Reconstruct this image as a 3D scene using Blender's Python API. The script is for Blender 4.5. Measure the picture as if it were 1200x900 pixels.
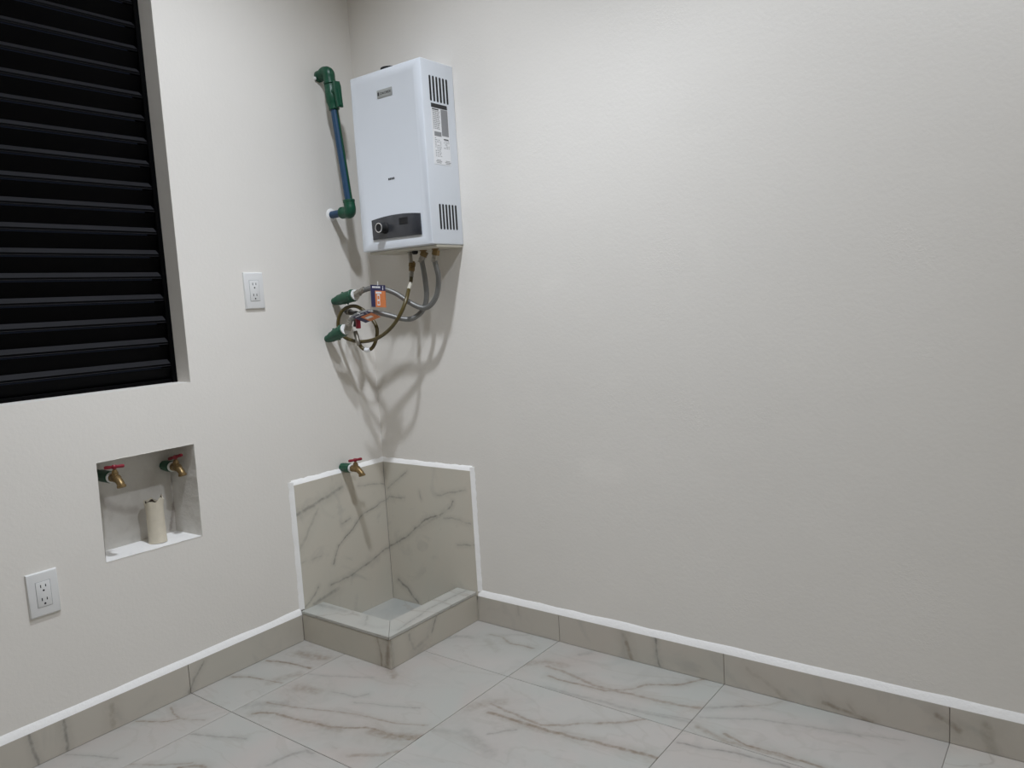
import bpy, bmesh, math, random
from mathutils import Vector, Matrix

for o in list(bpy.data.objects):
    bpy.data.objects.remove(o)
SC = bpy.context.scene
COL = SC.collection
random.seed(7)

# ------------------------------------------------------------------ camera
cam_d = bpy.data.cameras.new('camera')
cam_d.sensor_width = 36.0
cam_d.lens = 27.2217
cam_d.clip_start = 0.02
cam = bpy.data.objects.new('camera', cam_d)
COL.objects.link(cam)
cam.matrix_world = Matrix([[0.797747, -0.016501, 0.602767, 2.304735], [0.600089, 0.119701, -0.790926, -2.132118], [-0.059101, 0.992673, 0.105394, 1.183541], [0.0, 0.0, 0.0, 1.0]])
SC.camera = cam

# ------------------------------------------------------------------ world: night outside
W = bpy.data.worlds.new('night')
SC.world = W
W.use_nodes = True
W.node_tree.nodes['Background'].inputs[0].default_value = (0.02, 0.025, 0.04, 1)
W.node_tree.nodes['Background'].inputs[1].default_value = 0.3

# ------------------------------------------------------------------ lamps: recessed ceiling downlights and an added fill panel
CEIL = 3.04
DOWNLIGHTS = [((0.945, -0.96), 146.0, 118, 1.00, (-0.14, 0.09)), ((2.10, -0.98), 94.0, 124, 0.45, (0.0, 0.0))]
FILL_PANEL = ((2.05, -2.05), 0.60, 0.6)      # unseen square panel added as weak fill light: centre, side, watts
for (lx, ly), watt, size, blend, aim in DOWNLIGHTS:
    ld = bpy.data.lights.new('downlight', 'SPOT')
    ld.energy = watt
    ld.color = (0.925, 0.985, 1.08)
    ld.spot_size = math.radians(size)
    ld.spot_blend = blend
    ld.shadow_soft_size = 0.055
    lo = bpy.data.objects.new('downlight_beam', ld)
    COL.objects.link(lo)
    lo.location = (lx, ly, CEIL - 0.02)
    lo.rotation_euler = Vector((aim[0], aim[1], -1.0)).to_track_quat('-Z', 'Y').to_euler()     # swivel of the lamp insert

pd = bpy.data.lights.new('fill_panel_light', 'AREA')
pd.shape = 'SQUARE'; pd.size = FILL_PANEL[1]; pd.energy = FILL_PANEL[2]; pd.color = (0.96, 0.985, 1.0)
po = bpy.data.objects.new('fill_panel_beam', pd)
COL.objects.link(po)
po.location = (FILL_PANEL[0][0], FILL_PANEL[0][1], CEIL - 0.03)

SC.view_settings.view_transform = 'Standard'
SC.view_settings.look = 'None'
SC.view_settings.gamma = 1.0
SC.view_settings.use_curve_mapping = False
SC.view_settings.exposure = 0.0
SC.cycles.max_bounces = 12
SC.cycles.diffuse_bounces = 8
SC.cycles.glossy_bounces = 4
SC.cycles.use_denoising = True

# ------------------------------------------------------------------ material helpers
def new_mat(name):
    m = bpy.data.materials.new(name)
    m.use_nodes = True
    return m, m.node_tree.nodes, m.node_tree.links, m.node_tree.nodes['Principled BSDF']

def rgb(c):
    return (c[0], c[1], c[2], 1.0)

def plain(name, col, rough=0.5, metal=0.0, spec=0.5, vary=0.06, vscale=30.0, bump=0.0, bscale=200.0, coat=0.0):
    m, N, L, B = new_mat(name)
    geo = N.new('ShaderNodeNewGeometry')
    n = N.new('ShaderNodeTexNoise'); n.inputs['Scale'].default_value = vscale; n.inputs['Detail'].default_value = 3
    L.new(geo.outputs['Position'], n.inputs['Vector'])
    mx = N.new('ShaderNodeMix'); mx.data_type = 'RGBA'
    mx.inputs['A'].default_value = rgb([max(0, c * (1 - vary)) for c in col])
    mx.inputs['B'].default_value = rgb([min(1, c * (1 + vary)) for c in col])
    L.new(n.outputs['Fac'], mx.inputs['Factor'])
    L.new(mx.outputs['Result'], B.inputs['Base Color'])
    B.inputs['Roughness'].default_value = rough
    B.inputs['Metallic'].default_value = metal
    B.inputs['Specular IOR Level'].default_value = spec
    B.inputs['Coat Weight'].default_value = coat
    if bump > 0:
        n2 = N.new('ShaderNodeTexNoise'); n2.inputs['Scale'].default_value = bscale; n2.inputs['Detail'].default_value = 2
        L.new(geo.outputs['Position'], n2.inputs['Vector'])
        b = N.new('ShaderNodeBump'); b.inputs['Strength'].default_value = bump; b.inputs['Distance'].default_value = 0.002
        L.new(n2.outputs['Fac'], b.inputs['Height'])
        L.new(b.outputs['Normal'], B.inputs['Normal'])
    return m

# a node group: 0..1 mask of one straight piece of a vein or stain
VG = bpy.data.node_groups.new('vein_piece', 'ShaderNodeTree')
for nm, ty in (('P', 'NodeSocketVector'), ('A', 'NodeSocketVector'), ('BA', 'NodeSocketVector'), ('InvLen2', 'NodeSocketFloat'), ('Width', 'NodeSocketFloat'), ('Strength', 'NodeSocketFloat')):
    VG.interface.new_socket(nm, in_out='INPUT', socket_type=ty)
VG.interface.new_socket('Mask', in_out='OUTPUT', socket_type='NodeSocketFloat')
def _fill_group():
    N, L = VG.nodes, VG.links
    gi, go = N.new('NodeGroupInput'), N.new('NodeGroupOutput')
    def vm(op): n = N.new('ShaderNodeVectorMath'); n.operation = op; return n
    def ma(op): n = N.new('ShaderNodeMath'); n.operation = op; return n
    sub = vm('SUBTRACT'); L.new(gi.outputs['P'], sub.inputs[0]); L.new(gi.outputs['A'], sub.inputs[1])
    dot = vm('DOT_PRODUCT'); L.new(sub.outputs[0], dot.inputs[0]); L.new(gi.outputs['BA'], dot.inputs[1])
    h = ma('MULTIPLY'); h.use_clamp = True; L.new(dot.outputs['Value'], h.inputs[0]); L.new(gi.outputs['InvLen2'], h.inputs[1])
    sc = vm('SCALE'); L.new(gi.outputs['BA'], sc.inputs[0]); L.new(h.outputs[0], sc.inputs['Scale'])
    df = vm('SUBTRACT'); L.new(sub.outputs[0], df.inputs[0]); L.new(sc.outputs[0], df.inputs[1])
    ln = vm('LENGTH'); L.new(df.outputs[0], ln.inputs[0])
    mr = N.new('ShaderNodeMapRange'); mr.interpolation_type = 'SMOOTHSTEP'
    L.new(ln.outputs['Value'], mr.inputs['Value']); mr.inputs['From Min'].default_value = 0.0
    L.new(gi.outputs['Width'], mr.inputs['From Max']); L.new(gi.outputs['Strength'], mr.inputs['To Min']); mr.inputs['To Max'].default_value = 0.0
    # a soft pale halo round the dark core
    wd = ma('MULTIPLY'); L.new(gi.outputs['Width'], wd.inputs[0]); wd.inputs[1].default_value = 3.2
    ws = ma('MULTIPLY'); L.new(gi.outputs['Strength'], ws.inputs[0]); ws.inputs[1].default_value = 0.30
    m2 = N.new('ShaderNodeMapRange'); m2.interpolation_type = 'SMOOTHSTEP'
    L.new(ln.outputs['Value'], m2.inputs['Value']); m2.inputs['From Min'].default_value = 0.0
    L.new(wd.outputs[0], m2.inputs['From Max']); L.new(ws.outputs[0], m2.inputs['To Min']); m2.inputs['To Max'].default_value = 0.0
    mx = ma('MAXIMUM'); L.new(mr.outputs['Result'], mx.inputs[0]); L.new(m2.outputs['Result'], mx.inputs[1])
    L.new(mx.outputs[0], go.inputs['Mask'])
_fill_group()

def vein_mask(N, L, pvec, veins):
    """max over every straight piece of the given polylines"""
    last = None
    for pts, w, s, k in veins:
        for a, b in zip(pts, pts[1:]):
            g = N.new('ShaderNodeGroup'); g.node_tree = VG
            L.new(pvec, g.inputs['P'])
            ba = [b[i] - a[i] for i in range(3)]
            g.inputs['A'].default_value = a
            g.inputs['BA'].default_value = ba
            g.inputs['InvLen2'].default_value = 1.0 / max(1e-8, sum(q * q for q in ba))
            g.inputs['Width'].default_value = w * (1.35 if k == 'b' else 1.05)
            g.inputs['Strength'].default_value = s
            if last is None:
                last = g.outputs['Mask']
            else:
                mx = N.new('ShaderNodeMath'); mx.operation = 'MAXIMUM'
                L.new(last, mx.inputs[0]); L.new(g.outputs['Mask'], mx.inputs[1])
                last = mx.outputs[0]
    return last

def warped(N, L, geo, amp, scale):
    n = N.new('ShaderNodeTexNoise'); n.inputs['Scale'].default_value = scale; n.inputs['Detail'].default_value = 6; n.inputs['Roughness'].default_value = 0.62
    L.new(geo.outputs['Position'], n.inputs['Vector'])
    s = N.new('ShaderNodeVectorMath'); s.operation = 'SUBTRACT'; s.inputs[1].default_value = (0.5, 0.5, 0.5)
    L.new(n.outputs['Color'], s.inputs[0])
    m = N.new('ShaderNodeVectorMath'); m.operation = 'SCALE'; m.inputs['Scale'].default_value = amp
    L.new(s.outputs[0], m.inputs[0])
    a = N.new('ShaderNodeVectorMath'); a.operation = 'ADD'
    L.new(geo.outputs['Position'], a.inputs[0]); L.new(m.outputs[0], a.inputs[1])
    return a.outputs[0]

def mixc(N, L, fac, a, b):
    mx = N.new('ShaderNodeMix'); mx.data_type = 'RGBA'
    if isinstance(fac, float): mx.inputs['Factor'].default_value = fac
    else: L.new(fac, mx.inputs['Factor'])
    for sock, v in (('A', a), ('B', b)):
        if isinstance(v, tuple): mx.inputs[sock].default_value = rgb(v)
        else: L.new(v, mx.inputs[sock])
    return mx.outputs['Result']

def marble(name, veins=None, base=(0.60, 0.585, 0.55), cool=(0.56, 0.575, 0.555), rough=0.32, seed=0.0, generic=0.0):
    """satin veined porcelain; explicit veins where the photograph shows them, generic ones elsewhere"""
    m, N, L, B = new_mat(name)
    geo = N.new('ShaderNodeNewGeometry')
    off = N.new('ShaderNodeVectorMath'); off.operation = 'ADD'; off.inputs[1].default_value = (seed * 3.1, seed * 1.7, seed)
    L.new(geo.outputs['Position'], off.inputs[0])
    cl = N.new('ShaderNodeTexNoise'); cl.inputs['Scale'].default_value = 3.2; cl.inputs['Detail'].default_value = 4; cl.inputs['Distortion'].default_value = 0.8
    L.new(off.outputs[0], cl.inputs['Vector'])
    r = N.new('ShaderNodeMapRange'); r.inputs['From Min'].default_value = 0.35; r.inputs['From Max'].default_value = 0.68
    L.new(cl.outputs['Fac'], r.inputs['Value'])
    col = mixc(N, L, r.outputs['Result'], base, cool)
    # faint grey clouds
    c2 = N.new('ShaderNodeTexNoise'); c2.inputs['Scale'].default_value = 7.0; c2.inputs['Detail'].default_value = 6; c2.inputs['Distortion'].default_value = 1.5
    L.new(off.outputs[0], c2.inputs['Vector'])
    r2 = N.new('ShaderNodeMapRange'); r2.inputs['From Min'].default_value = 0.56; r2.inputs['From Max'].default_value = 0.80; r2.inputs['To Max'].default_value = 0.45
    L.new(c2.outputs['Fac'], r2.inputs['Value'])
    col = mixc(N, L, r2.outputs['Result'], col, (0.33, 0.32, 0.30))
    if generic > 0:
        mp = N.new('ShaderNodeMapping'); mp.inputs['Rotation'].default_value = (0.5, 0.4, 0.6); mp.inputs['Scale'].default_value = (1.0, 2.4, 2.0)
        L.new(off.outputs[0], mp.inputs['Vector'])
        n = N.new('ShaderNodeTexNoise'); n.inputs['Scale'].default_value = 2.2; n.inputs['Detail'].default_value = 5; n.inputs['Distortion'].default_value = 0.6
        L.new(mp.outputs[0], n.inputs['Vector'])
        d = N.new('ShaderNodeMath'); d.operation = 'SUBTRACT'; d.inputs[1].default_value = 0.5; L.new(n.outputs['Fac'], d.inputs[0])
        ab = N.new('ShaderNodeMath'); ab.operation = 'ABSOLUTE'; L.new(d.outputs[0], ab.inputs[0])
        mr = N.new('ShaderNodeMapRange'); mr.interpolation_type = 'SMOOTHSTEP'
        mr.inputs['From Max'].default_value = 0.018; mr.inputs['To Min'].default_value = generic; mr.inputs['To Max'].default_value = 0.0
        L.new(ab.outputs[0], mr.inputs['Value'])
        col = mixc(N, L, mr.outputs['Result'], col, (0.33, 0.30, 0.26))
    if veins:
        p1 = warped(N, L, geo, 0.024, 16.0)
        gr = N.new('ShaderNodeTexNoise'); gr.inputs['Scale'].default_value = 55.0; gr.inputs['Detail'].default_value = 3
        L.new(geo.outputs['Position'], gr.inputs['Vector'])
        gm = N.new('ShaderNodeMapRange'); gm.inputs['From Min'].default_value = 0.30; gm.inputs['From Max'].default_value = 0.62; gm.inputs['To Min'].default_value = 0.45
        L.new(gr.outputs['Fac'], gm.inputs['Value'])
        for kind, vc in (('g', (0.195, 0.187, 0.168)), ('b', (0.175, 0.125, 0.078))):
            vs = [v for v in veins if v[3] == kind]
            if not vs: continue
            mk = vein_mask(N, L, p1, vs)
            mu = N.new('ShaderNodeMath'); mu.operation = 'MULTIPLY'
            L.new(mk, mu.inputs[0]); L.new(gm.outputs['Result'], mu.inputs[1])
            col = mixc(N, L, mu.outputs[0], col, vc)
    L.new(col, B.inputs['Base Color'])
    B.inputs['Roughness'].default_value = rough
    B.inputs['Specular IOR Level'].default_value = 0.45
    return m

def plaster(name, base=(0.78, 0.75, 0.70), patches=None, stains=None, bump=0.20, flakes=True, dirt=0.0):
    m, N, L, B = new_mat(name)
    geo = N.new('ShaderNodeNewGeometry')
    n = N.new('ShaderNodeTexNoise'); n.inputs['Scale'].default_value = 1.7; n.inputs['Detail'].default_value = 5
    L.new(geo.outputs['Position'], n.inputs['Vector'])
    col = mixc(N, L, n.outputs['Fac'], tuple(c * 0.955 for c in base), tuple(min(1, c * 1.03) for c in base))
    if dirt > 0:
        d = N.new('ShaderNodeTexNoise'); d.inputs['Scale'].default_value = 22; d.inputs['Detail'].default_value = 6
        L.new(geo.outputs['Position'], d.inputs['Vector'])
        r = N.new('ShaderNodeMapRange'); r.inputs['From Min'].default_value = 0.5; r.inputs['From Max'].default_value = 0.8; r.inputs['To Max'].default_value = dirt
        L.new(d.outputs['Fac'], r.inputs['Value'])
        col = mixc(N, L, r.outputs['Result'], col, (0.36, 0.33, 0.29))
    if patches:
        p = warped(N, L, geo, 0.02, 25.0)
        col = mixc(N, L, vein_mask(N, L, p, patches), col, tuple(min(1, c * 1.09) for c in base))
    if stains:
        p = warped(N, L, geo, 0.016, 40.0)
        col = mixc(N, L, vein_mask(N, L, p, stains), col, (0.30, 0.26, 0.23))
    L.new(col, B.inputs['Base Color'])
    B.inputs['Roughness'].default_value = 0.55
    B.inputs['Specular IOR Level'].default_value = 0.35
    # orange peel + trowel waves + a few flaked spots
    a = N.new('ShaderNodeTexNoise'); a.inputs['Scale'].default_value = 95; a.inputs['Detail'].default_value = 3
    b = N.new('ShaderNodeTexNoise'); b.inputs['Scale'].default_value = 6; b.inputs['Detail'].default_value = 3
    L.new(geo.outputs['Position'], a.inputs['Vector']); L.new(geo.outputs['Position'], b.inputs['Vector'])
    sm = N.new('ShaderNodeMath'); sm.operation = 'MULTIPLY_ADD'; sm.inputs[1].default_value = 3.0
    L.new(b.outputs['Fac'], sm.inputs[0]); L.new(a.outputs['Fac'], sm.inputs[2])
    hgt = sm.outputs[0]
    if flakes:
        c = N.new('ShaderNodeTexNoise'); c.inputs['Scale'].default_value = 4.3; c.inputs['Detail'].default_value = 1
        e = N.new('ShaderNodeTexNoise'); e.inputs['Scale'].default_value = 150; e.inputs['Detail'].default_value = 2
        L.new(geo.outputs['Position'], c.inputs['Vector']); L.new(geo.outputs['Position'], e.inputs['Vector'])
        cr = N.new('ShaderNodeMapRange'); cr.inputs['From Min'].default_value = 0.62; cr.inputs['From Max'].default_value = 0.72
        er = N.new('ShaderNodeMapRange'); er.inputs['From Min'].default_value = 0.54; er.inputs['From Max'].default_value = 0.60
        L.new(c.outputs['Fac'], cr.inputs['Value']); L.new(e.outputs['Fac'], er.inputs['Value'])
        mu = N.new('ShaderNodeMath'); mu.operation = 'MULTIPLY'; L.new(cr.outputs['Result'], mu.inputs[0]); L.new(er.outputs['Result'], mu.inputs[1])
        ad = N.new('ShaderNodeMath'); ad.operation = 'MULTIPLY_ADD'; ad.inputs[1].default_value = 0.5
        L.new(mu.outputs[0], ad.inputs[0]); L.new(hgt, ad.inputs[2]); hgt = ad.outputs[0]
    bp = N.new('ShaderNodeBump'); bp.inputs['Strength'].default_value = bump; bp.inputs['Distance'].default_value = 0.0022
    L.new(hgt, bp.inputs['Height']); L.new(bp.outputs['Normal'], B.inputs['Normal'])
    return m

def braid_mat(name, col, rough=0.38, metal=0.85):
    m, N, L, B = new_mat(name)
    uv = N.new('ShaderNodeUVMap')
    w1 = N.new('ShaderNodeTexWave'); w1.wave_type = 'BANDS'; w1.bands_direction = 'DIAGONAL'; w1.inputs['Scale'].default_value = 6.0
    mp = N.new('ShaderNodeMapping'); mp.inputs['Scale'].default_value = (-1, 1, 1)
    w2 = N.new('ShaderNodeTexWave'); w2.wave_type = 'BANDS'; w2.bands_direction = 'DIAGONAL'; w2.inputs['Scale'].default_value = 6.0
    L.new(uv.outputs[0], w1.inputs['Vector']); L.new(uv.outputs[0], mp.inputs['Vector']); L.new(mp.outputs[0], w2.inputs['Vector'])
    mx = N.new('ShaderNodeMath'); mx.operation = 'MAXIMUM'; L.new(w1.outputs['Fac'], mx.inputs[0]); L.new(w2.outputs['Fac'], mx.inputs[1])
    c = mixc(N, L, mx.outputs[0], tuple(q * 0.62 for q in col), col)
    L.new(c, B.inputs['Base Color'])
    B.inputs['Metallic'].default_value = metal; B.inputs['Roughness'].default_value = rough
    b = N.new('ShaderNodeBump'); b.inputs['Strength'].default_value = 0.4; b.inputs['Distance'].default_value = 0.001
    L.new(mx.outputs[0], b.inputs['Height']); L.new(b.outputs['Normal'], B.inputs['Normal'])
    return m

# ------------------------------------------------------------------ mesh helpers
LOC = {}
class MB:
    def __init__(self):
        self.bm = bmesh.new()
        self.uv = self.bm.loops.layers.uv.new('UVMap')
    def quad(self, *ps):
        return self.bm.faces.new([self.bm.verts.new(p) for p in ps])
    def box(self, lo, hi, bev=0.0, seg=2, edges=None):
        r = bmesh.ops.create_cube(self.bm, size=1.0)
        vs = r['verts']
        for v in vs:
            for i in range(3):
                v.co[i] = lo[i] if v.co[i] < 0 else hi[i]
        if bev > 0:
            es = {e for v in vs for e in v.link_edges}
            if edges: es = {e for e in es if edges(e)}
            bmesh.ops.bevel(self.bm, geom=list(es), offset=bev, segments=seg, affect='EDGES', profile=0.5)
        return self
    def prism(self, poly, vec, bev=0.0):
        """closed outline extruded by vec"""
        a = [self.bm.verts.new(p) for p in poly]
        b = [self.bm.verts.new(Vector(p) + Vector(vec)) for p in poly]
        n = len(a)
        f0 = self.bm.faces.new(a); f1 = self.bm.faces.new(b[::-1])
        fs = [f0, f1]
        for i in range(n):
            fs.append(self.bm.faces.new([a[i], b[i], b[(i + 1) % n], a[(i + 1) % n]][::-1]))
        bmesh.ops.recalc_face_normals(self.bm, faces=fs)
        if bev > 0:
            es = {e for f in (f0, f1) for e in f.edges}
            bmesh.ops.bevel(self.bm, geom=list(es), offset=bev, segments=2, affect='EDGES', profile=0.5)
        return self
    def lathe(self, org, axis, prof, seg=24, squash=None):
        """prof: list of (t along axis, radius)"""
        org, ax = Vector(org), Vector(axis).normalized()
        ref = Vector((0, 0, 1)) if abs(ax.z) < 0.9 else Vector((1, 0, 0))
        u = ax.cross(ref).normalized(); w = ax.cross(u).normalized()
        rings = []
        for t, r in prof:
            if r <= 1e-6:
                rings.append([self.bm.verts.new(org + ax * t)])
            else:
                rings.append([self.bm.verts.new(org + ax * t + (u * math.cos(2 * math.pi * i / seg) + w * math.sin(2 * math.pi * i / seg)) * r) for i in range(seg)])
        fs = []
        for a, b in zip(rings, rings[1:]):
            for i in range(seg):
                j = (i + 1) % seg
                if len(a) == 1 and len(b) == 1: continue
                if len(a) == 1: fs.append(self.bm.faces.new([a[0], b[j], b[i]]))
                elif len(b) == 1: fs.append(self.bm.faces.new([a[i], a[j], b[0]]))
                else: fs.append(self.bm.faces.new([a[i], a[j], b[j], b[i]]))
        for rg in (rings[0], rings[-1]):
            if len(rg) > 1: fs.append(self.bm.faces.new(rg))
        bmesh.ops.recalc_face_normals(self.bm, faces=fs)
        return self
    def tube(self, pts, rad, seg=14, smooth_n=0, cap=True):
        P = [Vector(p) for p in pts]
        if smooth_n: P = spline(P, smooth_n)
        n = len(P)
        R = rad if isinstance(rad, (list, tuple)) else [rad] * n
        if len(R) != n:
            R = [R[min(len(R) - 1, int(round(i / (n - 1) * (len(R) - 1))))] for i in range(n)]
        T = [(P[min(i + 1, n - 1)] - P[max(i - 1, 0)]).normalized() for i in range(n)]
        ref = Vector((0, 0, 1)) if abs(T[0].z) < 0.9 else Vector((1, 0, 0))
        u = T[0].cross(ref).normalized()
        rings, dist = [], 0.0
        ds = []
        for i in range(n):
            if i: dist += (P[i] - P[i - 1]).length
            ds.append(dist)
            u = (u - T[i] * u.dot(T[i])).normalized()
            w = T[i].cross(u)
            rings.append([self.bm.verts.new(P[i] + (u * math.cos(2 * math.pi * k / seg) + w * math.sin(2 * math.pi * k / seg)) * R[i]) for k in range(seg)])
        fs = []
        for q in range(n - 1):
            a, b = rings[q], rings[q + 1]
            for i in range(seg):
                j = (i + 1) % seg
                f = self.bm.faces.new([a[i], a[j], b[j], b[i]])
                for lp, (uu, vv) in zip(f.loops, ((i / seg, ds[q]), ((i + 1) / seg, ds[q]), ((i + 1) / seg, ds[q + 1]), (i / seg, ds[q + 1]))):
                    lp[self.uv].uv = (uu, vv * 18)
                fs.append(f)
        if cap:
            fs.append(self.bm.faces.new(rings[0])); fs.append(self.bm.faces.new(rings[-1]))
        bmesh.ops.recalc_face_normals(self.bm, faces=fs)
        return self
    def sphere(self, c, r, sc=(1, 1, 1), seg=16):
        res = bmesh.ops.create_uvsphere(self.bm, u_segments=seg, v_segments=seg // 2, radius=r)
        for v in res['verts']:
            v.co = Vector((v.co.x * sc[0], v.co.y * sc[1], v.co.z * sc[2])) + Vector(c)
        return self
    def build(self, name, mat, parent=None, loc=None, smooth=True, kind=None, angle=35):
        off = Vector(LOC.get(parent.name, (0, 0, 0))) if parent else Vector((0, 0, 0))
        own = Vector(loc) if loc is not None else off
        for v in self.bm.verts: v.co -= own
        me = bpy.data.meshes.new(name)
        if smooth:
            for f in self.bm.faces: f.smooth = True
            ca = math.radians(angle)
            for e in self.bm.edges:
                if len(e.link_faces) == 2 and e.calc_face_angle(0) > ca: e.smooth = False
        self.bm.to_mesh(me); self.bm.free()
        for mm in (mat if isinstance(mat, list) else [mat]): me.materials.append(mm)
        o = bpy.data.objects.new(name, me)
        COL.objects.link(o)
        if parent: o.parent = parent
        o.location = own - off
        LOC[o.name] = tuple(own)
        if kind: o['kind'] = kind
        return o

def spline(P, n):
    out = []
    Q = [P[0] * 2 - P[1]] + P + [P[-1] * 2 - P[-2]]
    for i in range(1, len(Q) - 2):
        p0, p1, p2, p3 = Q[i - 1:i + 3]
        for k in range(n):
            t = k / n
            out.append(0.5 * ((2 * p1) + (p2 - p0) * t + (2 * p0 - 5 * p1 + 4 * p2 - p3) * t * t + (3 * p1 - p0 - 3 * p2 + p3) * t ** 3))
    out.append(P[-1])
    return out

def thing(name, label, cat, loc, group=None):
    o = bpy.data.objects.new(name, None)
    COL.objects.link(o)
    o.empty_display_size = 0.05
    o.location = loc
    LOC[o.name] = tuple(loc)
    tag(o, label, cat, group)
    return o

def tag(o, label, cat, group=None):
    o['label'] = label; o['category'] = cat
    if group: o['group'] = group
    return o

def text(name, body, size, parent, mat, loc, rot, align='CENTER'):
    c = bpy.data.curves.new(name, 'FONT')
    c.body = body; c.size = size; c.align_x = align; c.align_y = 'CENTER'; c.extrude = 0.0003
    c.materials.append(mat)
    tmp = bpy.data.objects.new(name, c)
    COL.objects.link(tmp)
    me = bpy.data.meshes.new_from_object(tmp.evaluated_get(bpy.context.evaluated_depsgraph_get()))
    bpy.data.objects.remove(tmp); bpy.data.curves.remove(c)
    me.name = name
    o = bpy.data.objects.new(name, me)
    COL.objects.link(o)
    o.parent = parent
    o.location = Vector(loc) - Vector(LOC[parent.name])
    o.rotation_euler = rot
    return o

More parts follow.
